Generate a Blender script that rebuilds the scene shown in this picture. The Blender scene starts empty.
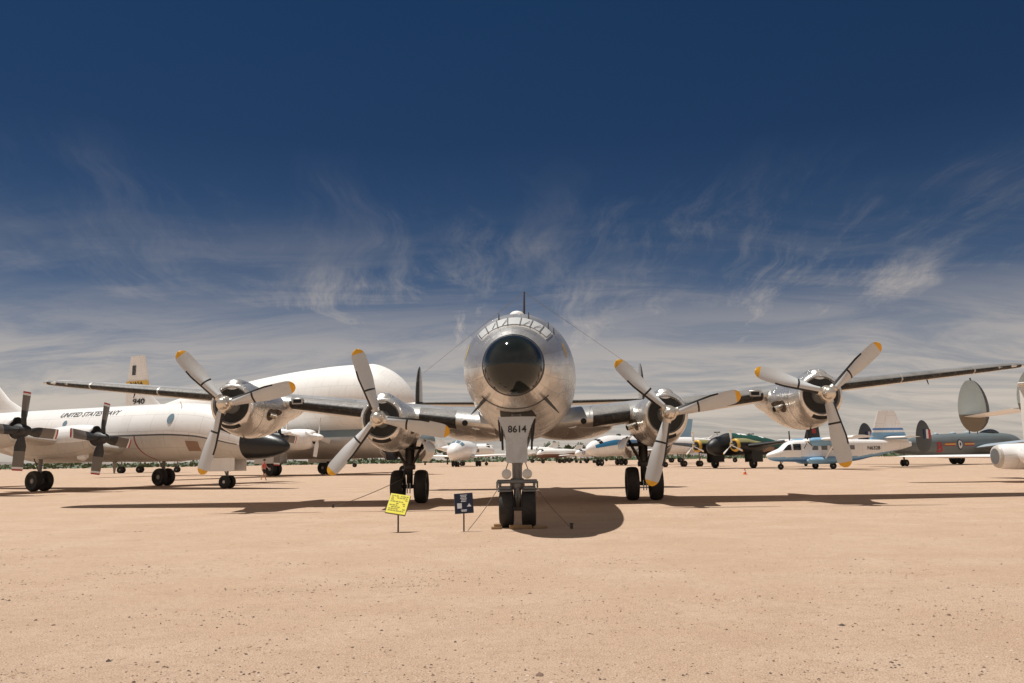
import bpy, math, random
import numpy as np
from mathutils import Vector, Matrix
R = math.radians
C = bpy.context.scene.collection
S = bpy.context.scene
PI = math.pi
random.seed(7)

# ------------------------------------------------------------------ camera
cd = bpy.data.cameras.new('camera'); cam = bpy.data.objects.new('camera', cd); C.objects.link(cam)
cd.sensor_width = 36.0; cd.lens = 836.0 / 1024 * 36.0
cd.clip_start = 0.1; cd.clip_end = 20000
cam.location = (0, 0, 1.544)
cam.rotation_euler = (Matrix.Rotation(R(90 + 7.98), 3, 'X') @ Matrix.Rotation(R(-0.841), 3, 'Z')).to_euler()
S.camera = cam

# ------------------------------------------------------------------ light
SUN_EL, SUN_DIR = 72.8, Vector((-0.894, 0.447, 0)).normalized()
toward = Vector((SUN_DIR.x * math.cos(R(SUN_EL)), SUN_DIR.y * math.cos(R(SUN_EL)), math.sin(R(SUN_EL))))
sl = bpy.data.lights.new('sun', 'SUN'); sun = bpy.data.objects.new('sun', sl); C.objects.link(sun)
sl.energy = 5.0; sl.angle = R(0.53); sl.color = (1.0, 0.965, 0.905)
sun.rotation_euler = (-toward).to_track_quat('-Z', 'Y').to_euler(); sun.location = (0, 0, 60)

S.view_settings.view_transform = 'Standard'; S.view_settings.look = 'None'
S.view_settings.exposure = -0.03; S.view_settings.gamma = 1.0; S.view_settings.use_curve_mapping = False

W = bpy.data.worlds.new('World'); S.world = W; W.use_nodes = True
wn, wl = W.node_tree.nodes, W.node_tree.links
wn.clear()
def wnode(t, **k):
    n = wn.new(t)
    for a, b in k.items(): setattr(n, a, b)
    return n
def wmath(op, a, b=None, clamp=False):
    n = wnode('ShaderNodeMath', operation=op, use_clamp=clamp)
    for i, v in enumerate((a, b)):
        if v is None: continue
        if isinstance(v, (int, float)): n.inputs[i].default_value = v
        else: wl.new(v, n.inputs[i])
    return n.outputs[0]
def wramp(v, a, b, lo=0.0, hi=1.0):
    n = wnode('ShaderNodeMapRange', interpolation_type='SMOOTHSTEP')
    wl.new(v, n.inputs[0]); n.inputs[1].default_value = a; n.inputs[2].default_value = b
    n.inputs[3].default_value = lo; n.inputs[4].default_value = hi
    return n.outputs[0]
def wmix(f, a, b, mode='MIX'):
    n = wnode('ShaderNodeMix', data_type='RGBA', blend_type=mode)
    if isinstance(f, (int, float)): n.inputs[0].default_value = f
    else: wl.new(f, n.inputs[0])
    for i, v in ((6, a), (7, b)):
        if isinstance(v, tuple): n.inputs[i].default_value = v
        else: wl.new(v, n.inputs[i])
    return n.outputs[2]
sky = wnode('ShaderNodeTexSky', sky_type='NISHITA')
sky.sun_disc = False; sky.sun_elevation = R(SUN_EL); sky.sun_rotation = math.atan2(SUN_DIR.x, SUN_DIR.y) % (2 * PI)
sky.altitude = 800; sky.air_density = 1.0; sky.dust_density = 0.6; sky.ozone_density = 3.0
tc = wnode('ShaderNodeTexCoord')
sp = wnode('ShaderNodeSeparateXYZ'); wl.new(tc.outputs['Generated'], sp.inputs[0])
zz = wmath('MAXIMUM', sp.outputs[2], 0.0)
den = wmath('ADD', zz, 0.20)
cx = wnode('ShaderNodeCombineXYZ')
wl.new(wmath('DIVIDE', sp.outputs[0], den), cx.inputs[0]); wl.new(wmath('DIVIDE', sp.outputs[1], den), cx.inputs[1])
def cloud(rot, scale, sx, sy, detail, rough, dist, loc=(0, 0, 0)):
    m = wnode('ShaderNodeMapping'); wl.new(cx.outputs[0], m.inputs[0])
    m.inputs['Rotation'].default_value = (0, 0, R(rot)); m.inputs['Scale'].default_value = (sx, sy, 1); m.inputs['Location'].default_value = loc
    n = wnode('ShaderNodeTexNoise'); wl.new(m.outputs[0], n.inputs['Vector'])
    n.inputs['Scale'].default_value = scale; n.inputs['Detail'].default_value = detail
    n.inputs['Roughness'].default_value = rough; n.inputs['Distortion'].default_value = dist
    return n.outputs[0]
# polarised, deep blue clear sky: the Nishita colour pulled darker and bluer with height
pol = wnode('ShaderNodeValToRGB'); wl.new(zz, pol.inputs[0])
pe = pol.color_ramp.elements
pe[0].position = 0.0; pe[0].color = (0.62, 0.66, 0.78, 1)
pe[1].position = 0.50; pe[1].color = (0.175, 0.36, 0.52, 1)
for pos, col in ((0.12, (0.58, 0.66, 0.80, 1)), (0.24, (0.36, 0.49, 0.62, 1)), (0.36, (0.215, 0.36, 0.51, 1)), (0.62, (0.45, 0.50, 0.52, 1)), (0.75, (0.40, 0.40, 0.36, 1)), (1.0, (0.30, 0.28, 0.24, 1))):
    e = pe.new(pos); e.color = col
clear = wmix(1.0, sky.outputs[0], pol.outputs[0], 'MULTIPLY')
# feathery cirrus: stretched noise whose coordinates are themselves bent by a slow noise
wrp = wnode('ShaderNodeTexNoise'); wl.new(cx.outputs[0], wrp.inputs['Vector'])
wrp.inputs['Scale'].default_value = 1.1; wrp.inputs['Detail'].default_value = 3
wv = wnode('ShaderNodeVectorMath', operation='MULTIPLY_ADD'); wl.new(wrp.outputs['Color'], wv.inputs[0])
wv.inputs[1].default_value = (0.42, 0.42, 0.0); wl.new(cx.outputs[0], wv.inputs[2])
def cirrus(rot, scale, sx, sy, detail, rough, dist, loc):
    m = wnode('ShaderNodeMapping'); wl.new(wv.outputs[0], m.inputs[0])
    m.inputs['Rotation'].default_value = (0, 0, R(rot)); m.inputs['Scale'].default_value = (sx, sy, 1); m.inputs['Location'].default_value = loc
    n = wnode('ShaderNodeTexNoise'); wl.new(m.outputs[0], n.inputs['Vector'])
    n.inputs['Scale'].default_value = scale; n.inputs['Detail'].default_value = detail
    n.inputs['Roughness'].default_value = rough; n.inputs['Distortion'].default_value = dist
    return n.outputs[0]
streak = cirrus(28, 1.5, 1.9, 0.50, 13, 0.68, 0.35, (3.1, 0.7, 0))
wisp = cirrus(-40, 2.4, 1.8, 0.55, 13, 0.72, 0.45, (1.0, 5.2, 0))
patch_ = cloud(0, 0.9, 1, 1, 4, 0.5, 0.5, (7.3, 2.2, 0))
soft = cirrus(40, 1.2, 1.5, 0.65, 11, 0.64, 0.5, (2, 9, 0))
soft2 = cirrus(100, 1.6, 0.55, 1.9, 12, 0.66, 0.5, (5, 3, 0))
band = wramp(zz, 0.18, 0.37, 1.0, 0.0)
st = wramp(streak, 0.46, 0.76); ws = wramp(wisp, 0.50, 0.80)
pm = wramp(patch_, 0.40, 0.60)
cl = wmath('ADD', wmath('MULTIPLY', st, 0.62), wmath('MULTIPLY', ws, 0.50))
cl = wmath('MULTIPLY', wmath('MULTIPLY', cl, wmath('ADD', wmath('MULTIPLY', pm, 0.75), 0.25)), band)
low = wramp(zz, 0.05, 0.31, 0.62, 0.0)
lown = wmath('MULTIPLY', low, wmath('ADD', wramp(soft, 0.42, 0.66, 0.10, 0.55), wramp(soft2, 0.42, 0.66, 0.0, 0.55)))
hz = wmath('MULTIPLY', wramp(zz, 0.05, 0.23, 0.98, 0.0), wramp(soft2, 0.36, 0.60, 0.50, 1.0))
back = wmath('MULTIPLY', wmath('MULTIPLY', wramp(sp.outputs[1], 0.66, 0.15, 0.0, 0.62), wramp(zz, 0.64, 0.97, 1.0, 0.15)), wramp(soft, 0.30, 0.62, 0.72, 1.0))  # extra cloud added out of view, behind and beside the camera, brightens the metal
amt = wmath('MAXIMUM', wmath('ADD', cl, lown, True), wmath('MAXIMUM', hz, back))
skyc = wmix(amt, clear, (12.0, 10.6, 9.2, 1))
bg = wnode('ShaderNodeBackground'); bg.inputs[1].default_value = 0.05
wl.new(skyc, bg.inputs[0])
wo = wnode('ShaderNodeOutputWorld'); wl.new(bg.outputs[0], wo.inputs[0])

# ------------------------------------------------------------------ materials
def nodes(name):
    m = bpy.data.materials.new(name); m.use_nodes = True
    nt = m.node_tree; b = nt.nodes['Principled BSDF']
    return m, nt, b
def mk(nt, t, **k):
    n = nt.nodes.new(t)
    for a, v in k.items(): setattr(n, a, v)
    return n
def coords(nt, kind='Object'):
    return mk(nt, 'ShaderNodeTexCoord').outputs[kind]
def noise(nt, vec, scale, detail=4, rough=0.55, dist=0.0):
    n = mk(nt, 'ShaderNodeTexNoise'); nt.links.new(vec, n.inputs['Vector'])
    n.inputs['Scale'].default_value = scale; n.inputs['Detail'].default_value = detail
    n.inputs['Roughness'].default_value = rough; n.inputs['Distortion'].default_value = dist
    return n.outputs[0]
def rng(nt, v, a, b, lo, hi):
    n = mk(nt, 'ShaderNodeMapRange'); nt.links.new(v, n.inputs[0])
    for i, x in enumerate((a, b, lo, hi)): n.inputs[i + 1].default_value = x
    return n.outputs[0]
def mixc(nt, f, a, b, mode='MIX'):
    n = mk(nt, 'ShaderNodeMix', data_type='RGBA', blend_type=mode)
    if isinstance(f, (int, float)): n.inputs[0].default_value = f
    else: nt.links.new(f, n.inputs[0])
    for i, v in ((6, a), (7, b)):
        if isinstance(v, tuple): n.inputs[i].default_value = v if len(v) == 4 else (*v, 1)
        else: nt.links.new(v, n.inputs[i])
    return n.outputs[2]
def bump(nt, b, h, strength, dist=0.01):
    n = mk(nt, 'ShaderNodeBump'); nt.links.new(h, n.inputs['Height'])
    n.inputs['Strength'].default_value = strength; n.inputs['Distance'].default_value = dist
    nt.links.new(n.outputs[0], b.inputs['Normal'])
def paint(name, col, rough=0.4, dirt=0.25, scale=0.8, metal=0.0, dirtcol=None, bmp=0.0, panel=None, seam=0.16):
    m, nt, b = nodes(name)
    v = coords(nt)
    n1 = noise(nt, v, scale, 6, 0.6, 0.4); n2 = noise(nt, v, scale * 9, 5, 0.6)
    dc = dirtcol or tuple(c * 0.62 + 0.02 for c in col)
    c = mixc(nt, rng(nt, n1, 0.45, 0.75, 0, dirt), col, dc)
    c = mixc(nt, rng(nt, n2, 0.5, 0.8, 0, dirt * 0.8), c, dc)
    if panel:
        mp = mk(nt, 'ShaderNodeMapping'); nt.links.new(coords(nt, 'UV'), mp.inputs[0]); mp.inputs['Location'].default_value = (.31, .17, 0)
        br = mk(nt, 'ShaderNodeTexBrick'); nt.links.new(mp.outputs[0], br.inputs['Vector']); br.inputs['Scale'].default_value = 1.0
        br.inputs['Brick Width'].default_value = panel[0]; br.inputs['Row Height'].default_value = panel[1]; br.offset = .41
        br.inputs['Mortar Size'].default_value = 0.016; br.inputs['Mortar Smooth'].default_value = 0.4
        br.inputs['Color1'].default_value = (0.90, 0.90, 0.90, 1); br.inputs['Color2'].default_value = (1, 1, 1, 1); br.inputs['Mortar'].default_value = (0.35, 0.33, 0.31, 1)
        c = mixc(nt, seam * 3, c, br.outputs['Color'], 'MULTIPLY')
        stv = mk(nt, 'ShaderNodeMapping'); nt.links.new(v, stv.inputs[0]); stv.inputs['Scale'].default_value = (3.0, 3.0, .25)
        c = mixc(nt, rng(nt, noise(nt, stv.outputs[0], 1.4, 5, .6), 0.52, 0.75, 0, .3), c, dc)
    nt.links.new(c, b.inputs['Base Color'])
    nt.links.new(rng(nt, n2, 0.3, 0.7, rough * 0.8, min(1, rough * 1.25)), b.inputs['Roughness'])
    b.inputs['Metallic'].default_value = metal
    if bmp: bump(nt, b, n2, bmp, 0.01)
    return m
def alum(name, col=(0.78, 0.76, 0.73), r0=0.10, r1=0.30, wav=0.25, panel=(1.3, 0.55), seam=0.35, metal=0.74):
    m, nt, b = nodes(name)
    uv = coords(nt, 'UV'); ob = coords(nt)
    br = mk(nt, 'ShaderNodeTexBrick'); nt.links.new(uv, br.inputs['Vector'])
    br.inputs['Scale'].default_value = 1.0
    br.inputs['Brick Width'].default_value = panel[0]; br.inputs['Row Height'].default_value = panel[1]
    br.inputs['Mortar Size'].default_value = 0.008; br.inputs['Mortar Smooth'].default_value = 0.3
    br.inputs['Color1'].default_value = (0.66, 0.66, 0.66, 1); br.inputs['Color2'].default_value = (1, 1, 1, 1)
    br.inputs['Mortar'].default_value = (0.45, 0.45, 0.45, 1); br.offset = 0.37
    n1 = noise(nt, ob, 0.9, 5, 0.6, 0.5); n2 = noise(nt, ob, 7.0, 6, 0.65); n3 = noise(nt, ob, 2.4, 4, 0.55, 0.6)
    c = mixc(nt, seam, col, br.outputs['Color'], 'MULTIPLY')
    c = mixc(nt, rng(nt, n2, 0.52, 0.78, 0, 0.35), c, tuple(x * 0.55 for x in col))
    nt.links.new(c, b.inputs['Base Color'])
    ad = mk(nt, 'ShaderNodeMath', operation='MULTIPLY_ADD'); nt.links.new(n1, ad.inputs[0]); ad.inputs[1].default_value = (r1 - r0) * 1.6
    ad.inputs[2].default_value = r0 - (r1 - r0) * 0.3
    ad2 = mk(nt, 'ShaderNodeMath', operation='MULTIPLY_ADD', use_clamp=True); nt.links.new(n2, ad2.inputs[0]); ad2.inputs[1].default_value = 0.12
    nt.links.new(ad.outputs[0], ad2.inputs[2])
    nt.links.new(ad2.outputs[0], b.inputs['Roughness'])
    b.inputs['Metallic'].default_value = metal
    hh = mk(nt, 'ShaderNodeMath', operation='MULTIPLY_ADD'); nt.links.new(br.outputs['Fac'], hh.inputs[0]); hh.inputs[1].default_value = -0.12
    nt.links.new(n3, hh.inputs[2])
    bump(nt, b, hh.outputs[0], wav, 0.05)
    return m
def rubber_boot(name):
    m, nt, b = nodes(name)
    ob = coords(nt)
    n1 = noise(nt, ob, 1.6, 6, 0.7, 0.8); n2 = noise(nt, ob, 11, 6, 0.7)
    c = mixc(nt, rng(nt, n1, 0.50, 0.72, 0, 0.7), (0.024, 0.023, 0.022), (0.11, 0.10, 0.095))
    c = mixc(nt, rng(nt, n2, 0.55, 0.75, 0, 0.6), c, (0.30, 0.28, 0.26))
    nt.links.new(c, b.inputs['Base Color'])
    nt.links.new(rng(nt, n2, 0.3, 0.7, 0.48, 0.7), b.inputs['Roughness'])
    b.inputs['Specular IOR Level'].default_value = 0.35
    bump(nt, b, n2, 0.25, 0.01)
    return m

M = {}
M['alum'] = alum('polished_aluminium', r0=0.15, r1=0.33, wav=.55, seam=0.75)
M['alum_nac'] = alum('cowl_aluminium', (0.84, 0.81, 0.77), 0.14, 0.32, 0.55, (0.9, 0.7), 0.45)
M['alum_wing'] = alum('wing_aluminium', (0.76, 0.74, 0.71), 0.18, 0.36, 0.3, (1.1, 0.8), 0.4)
M['alum_dull'] = alum('dull_aluminium', (0.62, 0.60, 0.57), 0.30, 0.48, 0.2, (1.2, 0.6), 0.4)
M['boot'] = rubber_boot('deicing_rubber')
M['boot_worn'] = paint('sun_bleached_rubber', (0.20, 0.19, 0.18), 0.6, 0.8, 1.6, dirtcol=(0.085, 0.08, 0.075), bmp=0.2)  # lighter mottled grey for the upper faces of the boots
M['radome'] = paint('glossy_black_radome', (0.010, 0.014, 0.014), 0.06, 0.1, 1.0)
M['radome'].node_tree.nodes['Principled BSDF'].inputs['Coat Weight'].default_value = 0.12
M['radome'].node_tree.nodes['Principled BSDF'].inputs['Coat Roughness'].default_value = 0.05
M['blade'] = paint('grey_blade_paint', (0.56, 0.57, 0.58), 0.42, 0.25, 2.0, dirtcol=(0.44, 0.44, 0.44))
M['blade_black'] = paint('blade_boot_black', (0.012, 0.012, 0.012), 0.45, 0.1)
M['blade_tip'] = paint('blade_tip_yellow', (0.78, 0.40, 0.02), 0.45, 0.2, 4)
M['hub'] = alum('propeller_hub_metal', (0.72, 0.66, 0.58), 0.14, 0.3, 0.2, (3, 3), 0.0)
M['engine_dark'] = paint('engine_dark_metal', (0.025, 0.024, 0.023), 0.5, 0.4, 6, 0.3)
M['gearcase'] = paint('engine_grey_gearcase', (0.16, 0.165, 0.17), 0.45, 0.4, 6, 0.2)
M['black'] = paint('black_void', (0.008, 0.008, 0.008), 0.7, 0.1)
M['tyre'] = paint('tyre_rubber', (0.017, 0.016, 0.015), 0.72, 0.5, 5, dirtcol=(0.07, 0.055, 0.045), bmp=0.2)
M['rim'] = paint('wheel_rim', (0.30, 0.29, 0.28), 0.45, 0.4, 5, 0.4)
M['rim_white'] = paint('white_wheel_rim', (0.7, 0.69, 0.66), 0.5, 0.3, 5)
M['strut'] = paint('gear_strut_grey', (0.22, 0.21, 0.20), 0.45, 0.5, 6, 0.3, dirtcol=(0.06, 0.05, 0.045))
M['strut_dark'] = paint('gear_strut_dark', (0.06, 0.05, 0.045), 0.5, 0.4, 6, 0.3)
M['door_grey'] = paint('gear_door_grey', (0.50, 0.54, 0.58), 0.5, 0.35, 3, dirtcol=(0.24, 0.23, 0.22))
M['ink'] = paint('black_lettering', (0.012, 0.012, 0.013), 0.5, 0.15)
M['windowframe'] = paint('cockpit_frame', (0.17, 0.17, 0.17), 0.45, 0.3, 4, 0.2)
M['shade'] = paint('silvered_window_cover', (0.68, 0.68, 0.67), 0.35, 0.45, 14, 0.2, dirtcol=(0.40, 0.40, 0.40))
M['white'] = paint('white_aircraft_paint', (0.87, 0.86, 0.85), 0.35, 0.14, 0.5, dirtcol=(0.66, 0.62, 0.57), panel=(1.9, 1.1))
M['offwhite'] = paint('weathered_white_paint', (0.87, 0.86, 0.84), 0.5, 0.2, 0.6, dirtcol=(0.62, 0.58, 0.53), panel=(2.2, 1.3))
M['gull'] = paint('gull_grey_paint', (0.57, 0.54, 0.50), 0.4, 0.3, 0.6, dirtcol=(0.40, 0.34, 0.28), panel=(1.9, 1.1))
M['line_dark'] = paint('dark_stripe', (0.08, 0.08, 0.08), 0.5, 0.2)
M['red'] = paint('warning_red', (0.42, 0.03, 0.03), 0.5, 0.2)
M['maroon'] = paint('dull_red_line', (0.30, 0.07, 0.06), 0.5, 0.2)
M['p3blade'] = paint('brown_grey_blade', (0.17, 0.15, 0.135), 0.5, 0.3, 3)
M['p3cuff'] = paint('black_blade_cuff', (0.02, 0.02, 0.022), 0.5, 0.4, 5, dirtcol=(0.08, 0.08, 0.08))
M['glassblue'] = paint('bluish_window', (0.17, 0.25, 0.31), 0.15, 0.2, 3)
M['glass'] = paint('dark_glass', (0.012, 0.016, 0.02), 0.08, 0.05)
M['hatch'] = paint('open_hatch_brown', (0.26, 0.16, 0.11), 0.6, 0.4, 4)
M['steelblue'] = paint('grey_blue_band', (0.20, 0.26, 0.29), 0.45, 0.2)
M['yellow'] = paint('sign_yellow', (0.80, 0.72, 0.03), 0.5, 0.12, 8)
M['yellow_band'] = paint('tail_band_yellow', (0.70, 0.46, 0.10), 0.5, 0.2)
M['navy'] = paint('sign_navy', (0.010, 0.013, 0.035), 0.4, 0.15, 6)
M['signwhite'] = paint('sign_print_white', (0.62, 0.63, 0.66), 0.5, 0.1, 8)
M['signink'] = paint('sign_print_olive', (0.26, 0.23, 0.02), 0.5, 0.2, 8)
M['post'] = paint('rusty_post', (0.06, 0.045, 0.04), 0.6, 0.4, 10)
M['wood'] = paint('bare_wood', (0.34, 0.21, 0.10), 0.75, 0.5, 8, dirtcol=(0.16, 0.10, 0.055), bmp=0.2)
M['cable'] = paint('steel_cable', (0.16, 0.13, 0.11), 0.5, 0.3, 8, 0.3)
M['blue'] = paint('bright_blue_band', (0.03, 0.22, 0.44), 0.4, 0.15)
M['midblue'] = paint('steel_blue_band', (0.10, 0.19, 0.32), 0.4, 0.2)
M['lightblue'] = paint('light_blue_paint', (0.22, 0.42, 0.62), 0.4, 0.15)
M['skyblue'] = paint('nomad_blue_paint', (0.10, 0.24, 0.52), 0.4, 0.2)
M['green'] = paint('dark_green_camouflage', (0.018, 0.085, 0.062), 0.35, 0.3, 0.8)
M['tan'] = paint('tan_camouflage', (0.28, 0.17, 0.11), 0.5, 0.3, 1)
M['olive'] = paint('olive_paint', (0.30, 0.27, 0.12), 0.5, 0.3, 1)
M['bellyblack'] = paint('night_black_underside', (0.009, 0.009, 0.010), 0.45, 0.2)
M['cowl_yellow'] = paint('yellow_cowl_ring', (0.62, 0.36, 0.04), 0.4, 0.3, 3)
M['shack'] = paint('dark_sea_grey', (0.14, 0.17, 0.18), 0.45, 0.35, 0.7, dirtcol=(0.17, 0.19, 0.19), panel=(1.6, .9), seam=.25)
M['shack_dark'] = paint('dark_tail_grey', (0.055, 0.065, 0.075), 0.45, 0.3, 0.8)
M['palegrey'] = paint('pale_grey_blue', (0.36, 0.42, 0.47), 0.4, 0.2)
M['rblue'] = paint('insignia_blue', (0.012, 0.02, 0.10), 0.5, 0.1)
M['rred'] = paint('insignia_red', (0.40, 0.025, 0.03), 0.5, 0.1)
M['rwhite'] = paint('insignia_white', (0.75, 0.75, 0.74), 0.5, 0.1)
M['finglass'] = paint('pale_green_fin', (0.42, 0.45, 0.43), 0.4, 0.25, 1.2, dirtcol=(0.28, 0.33, 0.31))
M['fintan'] = paint('fin_lower_tan', (0.20, 0.165, 0.12), 0.45, 0.3, 1.2)
M['orange'] = paint('cone_orange', (0.75, 0.14, 0.02), 0.5, 0.2, 6)
M['skin'] = paint('skin', (0.48, 0.28, 0.19), 0.55, 0.1, 4)
M['shirt'] = paint('coral_shirt', (0.55, 0.13, 0.12), 0.8, 0.2, 6)
M['shorts'] = paint('black_shorts', (0.015, 0.015, 0.018), 0.8, 0.2, 6)
M['hair'] = paint('dark_hair', (0.02, 0.014, 0.01), 0.7, 0.2, 8)
M['lens'] = paint('lamp_lens', (0.62, 0.62, 0.60), 0.12, 0.15, 8)
M['bark'] = paint('bark', (0.10, 0.07, 0.05), 0.85, 0.4, 4)
M['leaf_a'] = paint('leaf_green', (0.042, 0.075, 0.02), 0.6, 0.4, 0.6, dirtcol=(0.03, 0.06, 0.015))
M['leaf_b'] = paint('leaf_olive', (0.062, 0.080, 0.03), 0.6, 0.4, 0.6, dirtcol=(0.05, 0.07, 0.02))
M['concrete'] = paint('painted_post', (0.70, 0.68, 0.64), 0.6, 0.25, 1.2)
M['art'] = paint('faded_yellow_art', (0.55, 0.42, 0.16), 0.4, 0.4, 6)
M['nosecone'] = paint('matt_black_nose', (0.010, 0.010, 0.011), 0.38, 0.2, 1.0)
M['scorch'] = paint('scorched_metal', (0.045, 0.03, 0.02), 0.5, 0.7, 7, 0.4, dirtcol=(0.30, 0.22, 0.16))
M['brown'] = paint('rusty_brown_belly', (0.16, 0.075, 0.05), 0.6, 0.4, 1.0)

# ------------------------------------------------------------------ mesh builder
class MB:
    def __init__(s): s.v = []; s.f = []; s.m = []; s.uv = []
    def add(s, verts, faces, mat=0, uvs=None):
        o = len(s.v); s.v.extend([tuple(p) for p in verts])
        for i, f in enumerate(faces):
            s.f.append(tuple(o + k for k in f)); s.m.append(mat[i] if isinstance(mat, list) else mat)
            s.uv.append(uvs[i] if uvs else None)
    def grid(s, P, mat=0, closed=False, UV=None, flip=False):
        n, k = len(P), len(P[0])
        verts = [p for row in P for p in row]; faces = []; uvs = []; mats = []
        for i in range(n - 1):
            for j in range(k if closed else k - 1):
                j2 = (j + 1) % k
                f = [i * k + j, i * k + j2, (i + 1) * k + j2, (i + 1) * k + j]
                u = None
                if UV:
                    u = [UV[i][j], UV[i][j + 1], UV[i + 1][j + 1], UV[i + 1][j]]
                if flip: f = f[::-1]; u = u[::-1] if u else None
                faces.append(f); uvs.append(u)
                mats.append(mat(i, j) if callable(mat) else mat)
        s.add(verts, faces, mats, uvs if UV else None)
    def fan(s, ring, mat=0, flip=False):
        c = tuple(sum(p[i] for p in ring) / len(ring) for i in range(3)); n = len(ring)
        s.add(list(ring) + [c], [((j + 1) % n, j, n) if flip else (j, (j + 1) % n, n) for j in range(n)], mat)
    def box(s, lo, hi, mat=0, bev=0.0, M4=None):
        x0, y0, z0 = lo; x1, y1, z1 = hi
        if bev > 0:
            bev = min(bev, (x1 - x0) * .45, (y1 - y0) * .45, (z1 - z0) * .45)
            b = bev; pts = []
            import itertools
            bm_pts = []
            for sx in (0, 1):
                for sy in (0, 1):
                    for sz in (0, 1):
                        X, Y, Z = (x1 if sx else x0), (y1 if sy else y0), (z1 if sz else z0)
                        dx, dy, dz = (-b if sx else b), (-b if sy else b), (-b if sz else b)
                        bm_pts += [(X, Y + dy, Z + dz), (X + dx, Y, Z + dz), (X + dx, Y + dy, Z)]
            import bmesh
            bm = bmesh.new()
            for p in bm_pts: bm.verts.new(p)
            bmesh.ops.convex_hull(bm, input=bm.verts)
            bm.verts.index_update()
            vs = [v.co.copy() for v in bm.verts]; fs = [[v.index for v in f.verts] for f in bm.faces]; bm.free()
        else:
            vs = [Vector(p) for p in ((x0, y0, z0), (x1, y0, z0), (x1, y1, z0), (x0, y1, z0), (x0, y0, z1), (x1, y0, z1), (x1, y1, z1), (x0, y1, z1))]
            fs = [(3, 2, 1, 0), (4, 5, 6, 7), (0, 1, 5, 4), (1, 2, 6, 5), (2, 3, 7, 6), (3, 0, 4, 7)]
        if M4 is not None: vs = [M4 @ v for v in vs]
        s.add(vs, fs, mat)
    def tube(s, pts, r, n=8, mat=0, caps=True):
        pts = [Vector(p) for p in pts]
        rs = r if isinstance(r, (list, tuple)) else [r] * len(pts)
        rings = []; up = None
        for i, p in enumerate(pts):
            d = (pts[min(i + 1, len(pts) - 1)] - pts[max(i - 1, 0)]).normalized()
            if up is None: up = Vector((0, 0, 1)) if abs(d.z) < 0.9 else Vector((1, 0, 0))
            a = d.cross(up).normalized(); b = a.cross(d).normalized(); up = b
            rings.append([tuple(p + (a * math.cos(t) + b * math.sin(t)) * rs[i]) for t in [2 * PI * k / n for k in range(n)]])
        s.grid(rings, mat, True)
        if caps: s.fan(rings[0], mat, True); s.fan(rings[-1], mat)
    def lathe(s, prof, axis='X', c=(0, 0, 0), n=24, mat=0):
        # prof: list of (along, radius)
        rings = []
        for a, r in prof:
            ring = []
            for k in range(n):
                t = 2 * PI * k / n; u, w = r * math.cos(t), r * math.sin(t)
                p = {'X': (a, u, w), 'Y': (w, a, u), 'Z': (u, w, a)}[axis]
                ring.append((p[0] + c[0], p[1] + c[1], p[2] + c[2]))
            rings.append(ring)
        s.grid(rings, mat, True)
        if prof[0][1] > 1e-4: s.fan(rings[0], mat if not callable(mat) else mat(0, 0), True)
        if prof[-1][1] > 1e-4: s.fan(rings[-1], mat if not callable(mat) else mat(len(prof) - 2, 0))
    def build(s, name, mats, parent=None, smooth=40, loc=None):
        if not isinstance(mats, (list, tuple)): mats = [mats]
        me = bpy.data.meshes.new(name); me.from_pydata(s.v, [], s.f)
        for m in mats: me.materials.append(m)
        me.polygons.foreach_set('material_index', s.m)
        if any(u is not None for u in s.uv):
            ul = me.uv_layers.new(name='UVMap'); k = 0; buf = []
            for f, u in zip(s.f, s.uv):
                for i in range(len(f)): buf.extend(u[i] if u else (0.3, 0.3))
            ul.data.foreach_set('uv', buf)
        import bmesh
        bm = bmesh.new(); bm.from_mesh(me); bmesh.ops.remove_doubles(bm, verts=bm.verts, dist=1e-5)
        bmesh.ops.recalc_face_normals(bm, faces=bm.faces); bm.to_mesh(me); bm.free()
        if smooth:
            me.polygons.foreach_set('use_smooth', [True] * len(me.polygons)); me.set_sharp_from_angle(angle=R(smooth))
        me.update()
        o = bpy.data.objects.new(name, me); C.objects.link(o)
        if parent: o.parent = parent
        if loc: o.location = loc
        return o

def tag(o, label=None, cat=None, group=None, kind=None):
    for k, v in (('label', label), ('category', cat), ('group', group), ('kind', kind)):
        if v: o[k] = v
    return o
def thing(name, label, cat, loc, rz=0, group=None, scale=1.0):
    o = bpy.data.objects.new(name, None); C.objects.link(o); o.location = loc; o.rotation_euler = (0, 0, rz)
    o.scale = (scale,) * 3; o.empty_display_size = 0.3
    return tag(o, label, cat, group)

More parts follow.
